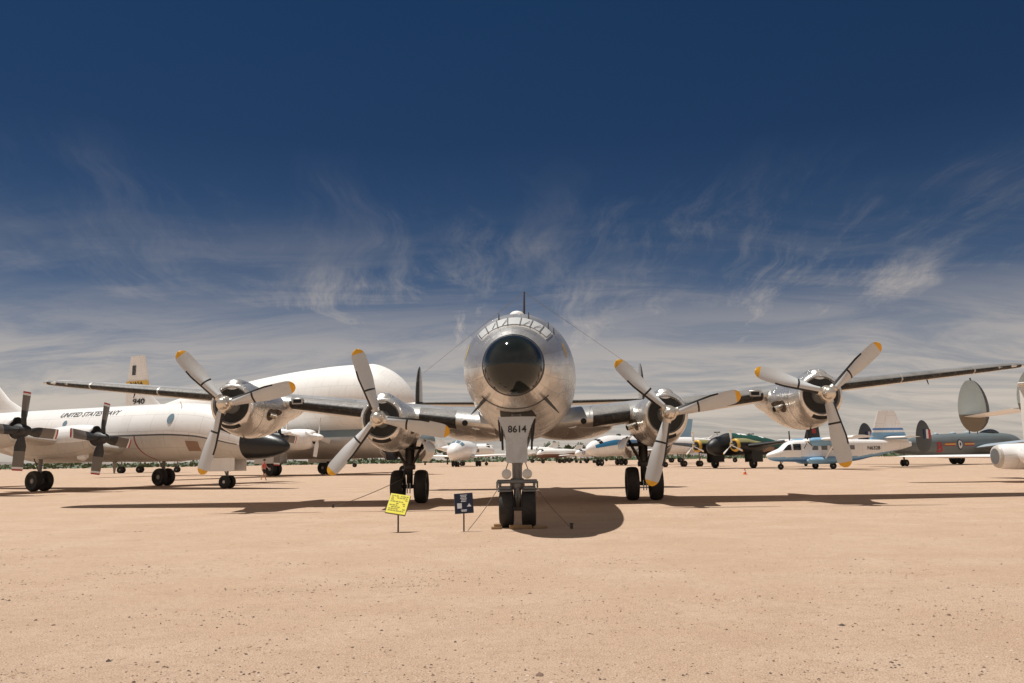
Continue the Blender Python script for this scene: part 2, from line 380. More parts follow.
def pchip(xs, ys):
    xs, ys = np.array(xs, float), np.array(ys, float); h = np.diff(xs); d = np.diff(ys) / h; m = np.zeros(len(xs))
    for i in range(1, len(xs) - 1):
        if d[i - 1] * d[i] > 0:
            w1, w2 = 2 * h[i] + h[i - 1], h[i] + 2 * h[i - 1]; m[i] = (w1 + w2) / (w1 / d[i - 1] + w2 / d[i])
    m[0], m[-1] = d[0], d[-1]
    def f(x):
        i = int(np.clip(np.searchsorted(xs, x) - 1, 0, len(xs) - 2)); t = (x - xs[i]) / h[i]; t = min(1, max(0, t))
        return float((2 * t**3 - 3 * t**2 + 1) * ys[i] + (t**3 - 2 * t**2 + t) * h[i] * m[i] + (-2 * t**3 + 3 * t**2) * ys[i + 1] + (t**3 - t**2) * h[i] * m[i + 1])
    return f
class Loft:
    """body along +y; secs: (y, zc, rx, r_top, r_bottom[, exponent[, xc]])"""
    def __init__(s, secs):
        secs = [tuple(q) + (2.0, 0.0)[len(q) - 5:] for q in secs]
        s.y = [q[0] for q in secs]; s.f = [pchip(s.y, [q[k] for q in secs]) for k in range(1, 7)]
    def pt(s, y, t, off=0.0):
        zc, rx, rt, rb, e, xc = [g(y) for g in s.f]
        sn, cs = math.sin(t), math.cos(t)
        rr = rt if cs > 0 else rb
        x = xc + rx * math.copysign(abs(sn) ** (2 / e), sn); z = zc + rr * math.copysign(abs(cs) ** (2 / e), cs)
        p = Vector((x, y, z))
        if off:
            e1 = s.pt(y + .02, t) - s.pt(y - .02, t); e2 = s.pt(y, t + .01) - s.pt(y, t - .01)
            n = e2.cross(e1)
            if n.length > 1e-9:
                n.normalize()
                if n.dot(p - Vector((xc, y, zc))) < 0: n = -n
                p = p + n * off
        return p
    def mesh(s, mb, ys, th, matfn=None, off=0.0, cap0=True, cap1=True):
        if isinstance(th, int): th = [2 * PI * k / th for k in range(th)]
        P = [[s.pt(y, t, off) for t in th] for y in ys]
        rm = [max(s.f[1](y), 0.1) for y in ys]; rbig = max(rm)
        UV = [[(y, t * rbig) for t in list(th) + [2 * PI]] for y in ys]
        mf = (lambda i, j: matfn((ys[i] + ys[i + 1]) / 2, (th[j] + (th[j + 1] if j + 1 < len(th) else 2 * PI)) / 2)) if matfn else 0
        mb.grid(P, mf, True, UV)
        if cap0: mb.fan(P[0], matfn(ys[0], 0) if matfn else 0, True)
        if cap1: mb.fan(P[-1], matfn(ys[-1], 0) if matfn else 0)
    def patch(s, mb, y0, y1, t0, t1, off=0.008, ny=6, nt=6, mat=0, fn=None):
        def q(a, b):
            if fn: y, t = fn(a, b)
            else: y, t = y0 + (y1 - y0) * a, t0 + (t1 - t0) * b
            return y, t
        top = [[s.pt(*q(i / ny, j / nt), off) for j in range(nt + 1)] for i in range(ny + 1)]
        mb.grid(top, mat)
        rim = [(i / ny, 0) for i in range(ny)] + [(1, j / nt) for j in range(nt)] + [(1 - i / ny, 1) for i in range(ny)] + [(0, 1 - j / nt) for j in range(nt)]
        a = [s.pt(*q(*r), off) for r in rim]; b = [s.pt(*q(*r), -0.01) for r in rim]
        mb.grid([a, b], mat, True)
    def disc(s, mb, yc, tc_, r, off=0.01, mat=0, n=20, ry=None):
        rx = s.f[1](yc); ry = ry or r
        c = s.pt(yc, tc_, off); ring = [s.pt(yc + ry * math.cos(a), tc_ + r * math.sin(a) / rx, off) for a in [2 * PI * k / n for k in range(n)]]
        mb.add(ring + [c], [(k, (k + 1) % n, n) for k in range(n)], mat)
def lin(a, b, n): return [a + (b - a) * i / (n - 1) for i in range(n)]
def nose_ys(a, b, n): return [a + (b - a) * (1 - math.cos(PI / 2 * i / (n - 1))) for i in range(n)]
def ell_nose(y0, L, zc, rx, rt, rb, z0=None, n=7, e=2.0):
    out = []
    for i in range(n):
        t = PI / 2 * i / (n - 1); f = max(math.sin(t), 0.004); k = 1 - math.cos(t)
        out.append((y0 + L * k, (z0 if z0 is not None else zc) + (zc - (z0 if z0 is not None else zc)) * k, rx * f, rt * f, rb * f, e, 0.0))
    return out

def airfoil(n=13, tcr=0.14, camber=0.02):
    xs = [(1 - math.cos(PI * i / (n - 1))) / 2 for i in range(n)]
    th = lambda x: 5 * tcr * (0.2969 * math.sqrt(x) - 0.126 * x - 0.3516 * x * x + 0.2843 * x**3 - 0.1036 * x**4)
    cm = lambda x: camber * 4 * x * (1 - x)
    up = [(x, cm(x) + th(x)) for x in xs]; lo = [(x, cm(x) - th(x)) for x in xs]
    return up[::-1] + lo[1:-1]
def wing(mb, stations, n=13, mat=0, camber=0.02, matfn=None, cap0=True, cap1=True):
    """stations: (LE point, chord, t/c, up-vector); chord runs to +y"""
    P = []; UV = []; acc = 0; prev = None
    for le, ch, tcr, up in stations:
        af = airfoil(n, tcr, camber); le = Vector(le); up = Vector(up).normalized()
        if prev is not None: acc += (le - prev).length
        prev = le
        P.append([le + Vector((0, x * ch, 0)) + up * (z * ch) for x, z in af])
        UV.append([(acc, x * ch) for x, z in af] + [(acc, ch)])
    mb.grid(P, matfn if matfn else mat, True, UV)
    if cap0: mb.fan(P[0], mat if not matfn else matfn(0, 0), True)
    if cap1: mb.fan(P[-1], mat if not matfn else matfn(len(P) - 2, 0))
def le_cover(mb, stations, f_up=0.08, f_lo=0.08, off=0.006, n=9, mat=0, camber=0.02):
    P = []
    for le, ch, tcr, up in stations:
        le = Vector(le); up = Vector(up).normalized()
        th = lambda x: 5 * tcr * (0.2969 * math.sqrt(x) - 0.126 * x - 0.3516 * x * x + 0.2843 * x**3 - 0.1036 * x**4)
        cm = lambda x: camber * 4 * x * (1 - x)
        pr = []
        for i in range(n): x = f_up * (1 - i / (n - 1)) ** 2; pr.append((x, cm(x) + th(x)))
        for i in range(1, n): x = f_lo * (i / (n - 1)) ** 2; pr.append((x, cm(x) - th(x)))
        q = []
        for i, (x, z) in enumerate(pr):
            a = pr[max(i - 1, 0)]; b = pr[min(i + 1, len(pr) - 1)]
            dx, dz = (b[0] - a[0]), (b[1] - a[1]); L = math.hypot(dx, dz) or 1
            nx, nz = dz / L, -dx / L
            o = off if 0 < i < len(pr) - 1 else -0.004
            q.append(le + Vector((0, x * ch + nx * o, 0)) + up * (z * ch + nz * o))
        P.append(q)
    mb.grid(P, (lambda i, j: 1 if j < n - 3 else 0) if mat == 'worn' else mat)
def lerp_st(st, x):
    for a, b in zip(st, st[1:]):
        if abs(a[0][0]) <= abs(x) <= abs(b[0][0]):
            k = (abs(x) - abs(a[0][0])) / (abs(b[0][0]) - abs(a[0][0]))
            return (tuple(a[0][i] + (b[0][i] - a[0][i]) * k for i in range(3)), a[1] + (b[1] - a[1]) * k, a[2] + (b[2] - a[2]) * k, a[3])
    return st[-1]

def text_pts(txt, size, bold=False, sub=0):
    cu = bpy.data.curves.new('letters', 'FONT'); cu.body = txt; cu.size = size; cu.align_x = 'CENTER'; cu.align_y = 'CENTER'
    if bold: cu.offset = size * 0.022
    cu.resolution_u = 3
    o = bpy.data.objects.new('letters', cu); C.objects.link(o)
    dg = bpy.context.evaluated_depsgraph_get(); me = o.evaluated_get(dg).to_mesh()
    if sub:
        import bmesh
        bm = bmesh.new(); bm.from_mesh(me); bmesh.ops.triangulate(bm, faces=bm.faces); 
        for _ in range(sub): bmesh.ops.subdivide_edges(bm, edges=[e for e in bm.edges if e.calc_length() > size * .12], cuts=1, use_grid_fill=True)
        bmesh.ops.triangulate(bm, faces=bm.faces); bm.verts.index_update()
        v = [(p.co.x, p.co.y) for p in bm.verts]; f = [tuple(x.index for x in q.verts) for q in bm.faces]; bm.free()
    else: v = [(p.co.x, p.co.y) for p in me.vertices]; f = [tuple(q.vertices) for q in me.polygons]
    o.evaluated_get(dg).to_mesh_clear(); bpy.data.objects.remove(o); bpy.data.curves.remove(cu)
    return v, f
def lettering(mb, txt, size, fn, mat=0, bold=False, sx=1.0, sub=0):
    v, f = text_pts(txt, size, bold, sub)
    mb.add([fn(a * sx, b) for a, b in v], f, mat)

def tyre_prof(r, w):
    return [(-w * .30, r * .52), (-w * .42, r * .60), (-w * .5, r * .76), (-w * .47, r * .90), (-w * .34, r * .975), (-w * .12, r), (w * .12, r), (w * .34, r * .975), (w * .47, r * .90), (w * .5, r * .76), (w * .42, r * .60), (w * .30, r * .52)]
def wheel(parent, c, r, w, n=28, rim=None, name='wheel'):
    mb = MB(); mb.lathe(tyre_prof(r, w), 'X', c, n, 0)
    mb.lathe([(-w * .34, .02), (-w * .36, r * .2), (-w * .24, r * .3), (-w * .26, r * .56), (w * .26, r * .56), (w * .24, r * .3), (w * .36, r * .2), (w * .34, .02)], 'X', c, n, 1)
    return mb.build(name, [M['tyre'], rim or M['rim']], parent)

def blade_mesh(r0, r1, wmax, pitch, mats, square=False, cuff=0.0, tipf=0.922, le_edge=True, band=True):
    mb = MB(); n = 11; P = []; rr = []
    FS = [0, .05, .10, .15, .20, .25, .30, .33, .38, .43, .48, .53, .58, .62, .66, .71, .76, .81,   .86, .89, min(tipf, .93), .95, .97, .985, .995, 1.0]
    for f in FS:
        r = r0 + (r1 - r0) * f
        if square: c = wmax * min(1, 0.55 + 1.6 * f) * (1 if f < .97 else max(0.80, 1 - (f - .97) * 4))
        else:
            c = wmax * (0.60 + 0.40 * min(1, (f / 0.52)) ** 1.2 if f < 0.52 else (1 - 0.12 * ((f - .52) / .48) ** 1.5))
            if f > 0.86: c *= math.sqrt(max(0.03, 1 - ((f - 0.86) / 0.142) ** 2))
        t = wmax * (0.34 * (1 - f) ** 2 + 0.045)
        b = R(pitch) * (1.75 - 1.0 * f)
        ch = Vector((-math.cos(b), -math.sin(b), 0)); nn = Vector((math.sin(b), -math.cos(b), 0))
        row = []
        for s_ in range(n):       # front face LE -> TE
            u = s_ / (n - 1); row.append(Vector((0, 0, r)) + ch * (c * (0.5 - u)) + nn * (t * math.sin(PI * u ** 0.75)))
        for s_ in range(n - 2, 0, -1):
            u = s_ / (n - 1); row.append(Vector((0, 0, r)) + ch * (c * (0.5 - u)) - nn * (t * 0.35 * math.sin(PI * u ** 0.75)))
        P.append(row); rr.append(f)
    def mf(i, j):
        f = (rr[i] + rr[i + 1]) / 2
        if f > tipf: return 2
        if cuff and f < cuff: return 1
        if band and 0.301 < f < 0.329: return 1
        if le_edge and f < 0.66 and (j in (0,) or j >= len(P[0]) - 1): return 1
        if square and 0.885 < f <= tipf: return 3
        return 0
    mb.grid(P, mf, True); mb.fan(P[0], 0, True); mb.fan(P[-1], 2)
    return mb
# ------------------------------------------------------------------ ground, hills
def ground_mat():
    m, nt, b = nodes('desert_gravel')
    v = coords(nt)
    big = noise(nt, v, 0.035, 5, 0.6, 0.4); mid = noise(nt, v, 0.5, 6, 0.65, 0.3); fine = noise(nt, v, 9, 8, 0.75); grit = noise(nt, v, 70, 4, 0.7)
    mp = mk(nt, 'ShaderNodeMapping'); nt.links.new(v, mp.inputs[0]); mp.inputs['Scale'].default_value = (0.25, 0.9, 1); mp.inputs['Rotation'].default_value = (0, 0, R(24))
    trk = noise(nt, mp.outputs[0], 1.0, 5, 0.6, 0.3)
    pat = noise(nt, v, 2.4, 6, 0.7, 0.6)
    pat = noise(nt, v, 1.7, 7, 0.72, 0.8); spk = noise(nt, v, 26, 3, 0.6); clus_ = noise(nt, v, 1.1, 4, 0.6)
    c = mixc(nt, rng(nt, big, 0.38, 0.62, 0, 1), (0.512, 0.358, 0.252), (0.470, 0.322, 0.222))
    c = mixc(nt, rng(nt, mid, 0.42, 0.64, 0, 0.55), c, (0.60, 0.455, 0.345))
    c = mixc(nt, rng(nt, trk, 0.48, 0.66, 0, 0.22), c, (0.42, 0.275, 0.18))
    c = mixc(nt, rng(nt, pat, 0.48, 0.66, 0, 0.40), c, (0.40, 0.27, 0.185))
    c = mixc(nt, rng(nt, fine, 0.48, 0.64, 0, 0.55), c, (0.36, 0.24, 0.165))
    c = mixc(nt, rng(nt, grit, 0.48, 0.60, 0, 0.60), c, (0.29, 0.19, 0.13))
    c = mixc(nt, rng(nt, grit, 0.38, 0.50, 0.55, 0), c, (0.72, 0.57, 0.45))
    sm = mk(nt, 'ShaderNodeMath', operation='MULTIPLY'); nt.links.new(rng(nt, spk, 0.60, 0.68, 0, 1), sm.inputs[0]); nt.links.new(rng(nt, clus_, 0.46, 0.62, 0.12, 0.75), sm.inputs[1])
    c = mixc(nt, sm.outputs[0], c, (0.17, 0.105, 0.07))
    nt.links.new(c, b.inputs['Base Color']); b.inputs['Roughness'].default_value = 0.95
    b.inputs['Specular IOR Level'].default_value = 0.15
    a = mk(nt, 'ShaderNodeMath', operation='MULTIPLY_ADD'); nt.links.new(grit, a.inputs[0]); a.inputs[1].default_value = 0.35; nt.links.new(fine, a.inputs[2])
    bump(nt, b, a.outputs[0], 0.9, 0.03)
    return m
M['ground'] = ground_mat()
mb = MB()
rad = [0.0, 4, 8, 14, 22, 35, 60, 100, 180, 400, 1000, 3000, 9000]
rows = []
for r in rad: rows.append([(max(r, .01) * math.cos(2 * PI * k / 64), 20 + max(r, .01) * math.sin(2 * PI * k / 64), 0) for k in range(64)])
mb.grid(rows, 0, True); mb.fan(rows[0])
tag(mb.build('desert_ground', M['ground'], smooth=0), kind='structure')

# loose stones
rs = random.Random(11); mb = MB()
clus = [(5.2 / (1 - .85 * rs.random()), rs.random() * 2 - 1, .25 + rs.random()) for _ in range(90)]
for i in range(15000):
    if rs.random() < .45:
        c0 = rs.choice(clus); Y = c0[0] + rs.gauss(0, .25) * c0[2]; X = c0[1] * (c0[0] * .66 + 1) + rs.gauss(0, .7) * c0[2]
    else: Y = 5.2 / (1 - .875 * rs.random()); X = (rs.random() * 2 - 1) * (Y * 0.68 + 1)
    r = 0.0045 + 0.012 * rs.random() ** 4.5
    if rs.random() < 0.012: r *= 1.9
    q = [(1, 0, 0), (0, 1, 0), (-1, 0, 0), (0, -1, 0), (0, 0, .55), (0, 0, -.5)]; a = rs.random() * 6.28
    k = [0.6 + 0.8 * rs.random() for _ in q]
    vs = [(X + r * k[n_] * (p[0] * math.cos(a) - p[1] * math.sin(a)), Y + r * k[n_] * (p[0] * math.sin(a) + p[1] * math.cos(a)), r * .12 + r * k[n_] * p[2]) for n_, p in enumerate(q)]
    mb.add(vs, [(0, 1, 4), (1, 2, 4), (2, 3, 4), (3, 0, 4), (1, 0, 5), (2, 1, 5), (3, 2, 5), (0, 3, 5)], rs.choice([0, 0, 1, 1, 2, 3]))
tag(mb.build('gravel', [paint('stone_tan', (0.40, 0.27, 0.18), .9), paint('stone_brown', (0.20, 0.13, 0.09), .9), paint('stone_dark', (0.09, 0.065, 0.05), .9), paint('stone_pale', (0.62, 0.50, 0.40), .9)], smooth=0), kind='stuff')

hill = paint('distant_hill_rock', (0.20, 0.165, 0.150), 0.95, 0.4, 0.004)
rs = random.Random(5); mb = MB()
def ridge(az0, az1, D, peaks, base):
    n = 70; P = []
    for k in range(9):
        row = []
        for i in range(n + 1):
            f = i / n; az = R(az0 + (az1 - az0) * f); x = f
            h = base + sum(a * math.exp(-((x - c) / w) ** 2) for c, a, w in peaks)
            h *= 1 + 0.10 * math.sin(37 * f + k) + 0.07 * math.sin(83 * f + 2 * k)
            env = min(1, f * 7, (1 - f) * 7)
            g = [0, .25, .5, .75, 1, .8, .5, .2, 0][k]
            d = D + (k - 4) * 130
            row.append((d * math.sin(az), d * math.cos(az), max(0, h * env * g) - 0.5))
        P.append(row)
    mb.grid(P)
ridge(9.5, 22, 4200, [(.25, 42, .10), (.42, 60, .10), (.55, 34, .12), (.75, 22, .2)], 14)
ridge(22, 40, 5200, [(.3, 20, .2), (.7, 16, .2)], 16)
ridge(-42, -24, 5200, [(.4, 22, .2)], 14)
tag(mb.build('hills', hill), kind='structure')

# ------------------------------------------------------------------ the silver airliner
A = thing('four_engine_airliner', 'polished silver four-engined propeller airliner with black nose radome, filling the middle of the photo', 'airliner',
          (0.075, 19.465, 0), -R(1.884))
fus = Loft([(-1.62, 3.535, .66, .66, .66), (-1.35, 3.55, .80, .79, .80), (-1.0, 3.58, .925, .90, .92), (-.5, 3.63, 1.06, 1.04, 1.03), (0, 3.69, 1.155, 1.15, 1.11), (.6, 3.76, 1.245, 1.24, 1.19),
            (1.5, 3.84, 1.35, 1.35, 1.29), (3, 3.92, 1.485, 1.50, 1.43), (5, 3.97, 1.61, 1.62, 1.55), (7, 4.0, 1.70, 1.70, 1.66), (10, 4.0, 1.76, 1.76, 1.76), (14, 4.02, 1.74, 1.74, 1.74),
            (17, 4.12, 1.56, 1.56, 1.56), (20, 4.3, 1.2, 1.22, 1.2), (23, 4.5, .78, .8, .75), (25.6, 4.68, .34, .36, .32), (26.8, 4.75, .04, .05, .04)])
mb = MB(); fus.mesh(mb, lin(-1.62, 3, 26) + lin(3.5, 26.8, 48), 72)
FU = mb.build('fuselage', M['alum'], A)
mb = MB()
rad_ = Loft([(-2.38 + a, 3.515 + .02 * a, r, r, r) for a, r in [(.76 * (1 - math.cos(t)), .652 * max(math.sin(t), .002)) for t in lin(0, PI / 2, 12)]])
rad_.mesh(mb, nose_ys(-2.38, -1.62, 18), 56); RD = mb.build('radome', M['radome'], A)
mb = MB(); fus.patch(mb, -1.635, -1.60, 0, 2 * PI, .006, 1, 64); mb.build('radome_seam', M['line_dark'], A)
# cockpit glazing: seven panes in a dark frame
mb = MB(); fus.patch(mb, -1.02, 0.02, -R(50), R(50), .006, 8, 24); GF = mb.build('cockpit_frame', M['shade'], A)
edges = [-48, -36, -21.5, -8, 8, 21.5, 36, 48]
for k in range(7):
    mb = MB(); a0, a1 = R(edges[k] + .8), R(edges[k + 1] - .8)
    fus.patch(mb, 0, 0, 0, 0, .022, 5, 5, 0, lambda a, b: (-.94 + .80 * a + .10 * abs((a0 + (a1 - a0) * b)) * (1 - a) * 1.0, a0 + (a1 - a0) * b))
    mb.build('cockpit_window', M['shade'], GF)
    mb = MB(); 
    for q in (0, 1):
        b0 = [a0 - R(.5), a1 + R(.5)][q]
        mb.tube([fus.pt(y, b0, .03) for y in lin(-.96, -.12, 6)], .009, 6)
    mb.tube([fus.pt(-.95, t, .03) for t in lin(a0, a1, 6)], .009, 6)
    mb.build('window_frame', M['windowframe'], GF)
for k, (yy, t) in enumerate(((-.9, -15), (-.9, 13), (-.86, 27), (-.86, -29))):
    mb = MB(); p = fus.pt(yy, R(t), .035); p2 = fus.pt(yy + .42, R(t + 6), .05); mb.tube([p, p2], .008, 5); mb.build('wiper', M['windowframe'], A)
for t in (-19, 16, 42, 51):
    mb = MB(); p = fus.pt(.12, R(t)); mb.tube([p, p + Vector((0, 0.02, .16))], [.022, .01], 6); mb.build('small_aerial', M['line_dark'], A)
mb = MB(); p = fus.pt(2.6, 0); mb.lathe([(p.z - .08, .20), (p.z + .02, .18), (p.z + .06, .13), (p.z + .085, .06), (p.z + .09, .01)], 'Z', (p.x - .02, p.y, 0), 24); mb.build('antenna_blister', M['offwhite'], A)
mb = MB(); p = fus.pt(5.5, R(4)); mtop = Vector((p.x + .02, 5.75, 6.60))
wing(mb, [((p.x, 5.35, p.z - .1), .42, .22, (1, 0, 0)), (tuple(mtop + Vector((0, -.1, 0))), .20, .22, (1, 0, 0))], camber=0); MA = mb.build('antenna_mast', M['strut_dark'], A)
for sx in (-1, 1):
    mb = MB(); mb.tube([mtop, (sx * 5.6, 24.9, 6.2)], .007, 5); mb.build('antenna_wire', M['cable'], A)
    # probes on the lower nose
    mb = MB(); p = fus.pt(-.75, sx * R(138)); q = p + Vector((sx * .30, -.16, -.34))
    mb.tube([p, p + (q - p) * .6, q], [.045, .032, .012], 8); mb.build('pitot_probe', M['line_dark'], A)
    mb = MB(); fus.disc(mb, .5, sx * R(73), .20, .004, 0, 24, .30); mb.build('nose_emblem', M['art'], A)  # small yellowish oval on each side of the nose
mb = MB(); fus.patch(mb, 0, 0, 0, 0, .012, 2, 24, 0, lambda a, b: (-.93 + .07 * a + 0.35 * abs(b - .5), R(132 + 96 * b))); mb.build('lower_nose_seam', M['line_dark'], A)
for k in (-1, 1):
    mb = MB(); fus.patch(mb, -.7, -.2, R(180 + k * 18 - 6), R(180 + k * 18 + 6), .006, 3, 4); mb.build('belly_panel', M['alum_dull'], A)
mb = MB(); fus.patch(mb, -.35, 1.9, R(180 - 19), R(180 + 19), .01, 8, 8); mb.build('nose_wheel_bay', M['black'], A)

# wings
def zle(x): x = abs(x); return 2.57 + .125 * x if x < 9.5 else 3.757 + (x - 9.5) * .104
def yle(x): x = abs(x); return 8.85 + .115 * x if x < 9.5 else 9.94 + (x - 9.5) * .17
def chord(x): x = abs(x); return 5.9 - .195 * x if x < 14 else 3.17 - (x - 14) * .19
def tc_(x): return .165 - .0028 * abs(x)
def st(x): return ((x, yle(x), zle(x)), chord(x), tc_(x), (0, 0, 1))
def tipst(x, k):
    s_ = st(x); c = s_[1] * k; return ((x, s_[0][1] + s_[1] * (1 - k) * .60, s_[0][2] + .02 * (1 - k)), c, s_[2] * (.55 + .45 * k), (0, 0, 1))
for sx in (-1, 1):
    xs = [1.0, 1.8, 2.6, 3.6, 4.57, 5.6, 7, 8.2, 9.5, 10.6, 12, 13.5, 15, 16.2, 17.2]
    sts = [st(sx * x) for x in xs] + [tipst(sx * x, k) for x, k in ((17.8, .95), (18.25, .85), (18.52, .68), (18.67, .48), (18.73, .22))]
    mb = MB(); wing(mb, sts, 19, 0, .025); WG = mb.build('wing', M['alum_wing'], A)
    for a, b in ((2.35, 3.62), (5.5, 8.3), (10.45, 18.2)):
        pts = lin(a, b, 14)
        ss = [st(sx * x) if x < 17.3 else lerp_st(sts, x) for x in pts]
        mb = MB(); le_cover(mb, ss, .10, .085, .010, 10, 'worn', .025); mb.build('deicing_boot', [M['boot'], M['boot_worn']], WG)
    for xb in (10.45, 13.4, 16.2):
        mb = MB(); le_cover(mb, [st(sx * xb), st(sx * (xb + .06))], .10, .085, .017, 10, 0, .025); mb.build('boot_joint', M['alum_dull'], WG)
    # round intake in the root fairing, square hatch beside the outer nacelle
    mb = MB(); s_ = st(sx * 2.02); mb.lathe([(s_[0][1] - .012, .10), (s_[0][1] + .3, .095)], 'Y', (sx * 2.02, 0, s_[0][2] - .05), 20); mb.build('root_intake', M['black'], WG)
    s_ = st(sx * 8.0); mb = MB(); mb.box((sx * 8.0 - .2, s_[0][1] - .035, s_[0][2] - .02), (sx * 8.0 + .2, s_[0][1] + .1, s_[0][2] + .2), 0, .02); h = mb.build('inspection_hatch', M['alum_dull'], WG)
    mb = MB(); mb.box((sx * 8.0 - .14, s_[0][1] - .045, s_[0][2] + .03), (sx * 8.0 + .14, s_[0][1] - .03, s_[0][2] + .15), 0, .005); mb.build('hatch_opening', M['black'], WG)
    mb = MB(); mb.tube([(sx * 14.6, yle(14.6) + .5, zle(14.6) - .1), (sx * 14.6, yle(14.6) + .4, zle(14.6) - .30)], [.03, .015], 6); mb.build('fuel_vent', M['strut_dark'], WG)
    # wing root fillet
    rf = Loft([(9.2, 2.72, .25, .18, .18, 2, sx * 1.6), (9.7, 2.74, .95, .36, .40, 2, sx * 1.6), (10.6, 2.76, 1.55, .5, .56, 2, sx * 1.6), (12.6, 2.80, 1.7, .5, .60, 2, sx * 1.6), (15, 2.9, 1.2, .35, .4, 2, sx * 1.5), (17, 3.0, .2, .1, .1, 2, sx * 1.3)])
    mb = MB(); rf.mesh(mb, lin(9.2, 10.6, 12) + lin(11, 17, 14), 36); mb.build('wing_root_fillet', M['alum'], A)

# engines and propellers
blade_me = None
ANG = {(-1, 1): 133, (-1, 0): 108, (1, 0): 133.5, (1, 1): 161}
for sx in (-1, 1):
    for outer in (0, 1):
        cx_, hz_ = (sx * 9.496, 3.413) if outer else (sx * 4.57, 2.877)
        y0 = 7.42; wz = zle(cx_) - hz_
        w2 = 1.10 if outer else 1.02
        nc = Loft([(y0, 0, .60, .60, .62), (y0 + .03, 0, .66, .66, .69), (y0 + .12, 0, .705, .72, .76), (y0 + .35, -.01, .74, .78, .85), (y0 + .75, -.02, .76, .84, .93), (y0 + 1.3, -.02, .80, .82, 1.0),
                   (y0 + 1.9, -.02, .90, .72, 1.02), (y0 + 2.5, .02, w2, .60, 1.03), (y0 + 3.1, .05, w2, .5, .92), (y0 + 4.2, .1, .90, .45, .62), (y0 + 6, .2, .6, .35, .45), (y0 + 8.2, .3, .1, .1, .1)])
        mb = MB(); nc.mesh(mb, [y0, y0 + .015, y0 + .03, y0 + .06, y0 + .09, y0 + .12, y0 + .2, y0 + .35] + lin(y0 + .5, y0 + 8.2, 36), 48, cap0=False)
        P0 = [[nc.pt(y0, t) for t in [2 * PI * k / 48 for k in range(48)]], [nc.pt(y0, t, 0) * 1.0 + Vector((0, .10, 0)) for t in [2 * PI * k / 48 for k in range(48)]]]
        for q in range(48): P0[1][q] = Vector((P0[1][q].x * .90, P0[1][q].y, P0[1][q].z * .90))
        mb.grid(P0, 0, True)
        N = mb.build('engine_nacelle', M['alum_nac'], A, loc=(cx_, 0, hz_))
        # inside of the cowl and the engine
        mb = MB(); mb.lathe([(y0 + .08, .565), (y0 + .35, .58), (y0 + .62, .60), (y0 + .66, .03)], 'Y', (0, 0, 0), 40, 0)
        for k in range(9):
            a = 2 * PI * k / 9 + .2
            mb.tube([(.20 * math.cos(a), y0 + .38, .20 * math.sin(a)), (.54 * math.cos(a), y0 + .44, .54 * math.sin(a))], [.055, .085], 8, 0)
            mb.tube([(.17 * math.cos(a + .12), y0 + .22, .17 * math.sin(a + .12)), (.50 * math.cos(a + .10), y0 + .33, .50 * math.sin(a + .10))], .014, 5, 1)
        mb.lathe([(y0 - .42, .10), (y0 - .30, .13), (y0 - .12, .15), (y0 - .02, .24), (y0 + .14, .31), (y0 + .34, .34), (y0 + .5, .34)], 'Y', (0, 0, 0), 28, 1)
        mb.build('engine', [M['engine_dark'], M['gearcase']], N)
        # carburettor scoop on top
        sc = Loft([(y0 + .06, .60, .20, .12, .1), (y0 + .14, .62, .27, .20, .1), (y0 + .5, .64, .33, .25, .1), (y0 + 1.1, .62, .36, .24, .1), (y0 + 2.0, .50, .32, .22, .1), (y0 + 3.0, .36, .2, .14, .1), (y0 + 3.4, .33, .05, .05, .05)])
        mb = MB(); sc.mesh(mb, lin(y0 + .06, y0 + .5, 6) + lin(y0 + .7, y0 + 3.4, 14), 24); mb.build('air_scoop', M['alum_nac'], N)
        # oil cooler slot below the opening
        mb = MB()
        ring = []
        for i in range(9):
            t = R(180 - 26 + 52 * i / 8); ring.append(t)
        P = [[Vector((rr_ * math.sin(t), y0 + .015 - .02 * (1 if 0 else 0) + dy, rr_ * math.cos(t))) for t in ring] for rr_, dy in ((.60, -.002), (.735, .06))]
        bp = [[Vector((rr_ * math.sin(t), y0 + .3, rr_ * math.cos(t))) for t in ring] for rr_ in (.60, .70)]
        fr = [[nc.pt(y0 + .005 if r_ == 0 else y0 + .13, t, .004) for t in ring] for r_ in (0, 1)]
        mb.grid([[p * 1.0 for p in row] for row in ([nc.pt(yy, t, .004) for t in ring] for yy in lin(y0 + .02, y0 + .15, 5))], 0)
        mb.build('oil_cooler_slot', M['black'], N)
        # exhaust stub on the side facing the fuselage, with its dark scorched recess
        tt = -sx * R(104); ye = y0 + 1.55
        mb = MB(); nc.disc(mb, ye, tt, .17, .008, 0, 24, .27); nc.disc(mb, ye + .34, tt - sx * -.10, .10, .006, 0, 16, .30); mb.build('exhaust_recess', M['scorch'], N)
        if not (sx < 0 and not outer):
            p = nc.pt(ye + .02, tt); d = Vector((-sx * .30, -.10, -.10)) if sx > 0 else Vector((.10, .16, -.04))
            mb = MB(); mb.tube([p - d * .4, p + d * .5, p + d], [.085, .09, .095], 14, 0, False); mb.tube([p + d * .99, p + d * .2], [.085, .08], 14, 1)
            mb.build('exhaust_pipe', [M['hub'], M['black']], N)
        for yy in (y0 + 1.0, y0 + 1.95):
            mb = MB(); nc.patch(mb, yy, yy + .025, 0, 2 * PI, .006, 1, 48); mb.build('cowl_seam', M['alum_dull'], N)
        if outer: 
            mb = MB(); mb.tube([(0, y0 + 1.3, -1.0), (0, y0 + 1.25, -1.14)], .03, 8); mb.build('drain_pipe', M['strut_dark'], N)
        # propeller
        mb = MB()
        mb.lathe([(-.36, .01), (-.345, .09), (-.29, .155), (-.16, .185), (-.11, .20), (-.09, .235), (.03, .255), (.15, .24), (.18, .15), (.34, .14)], 'Y', (0, 0, 0), 28)
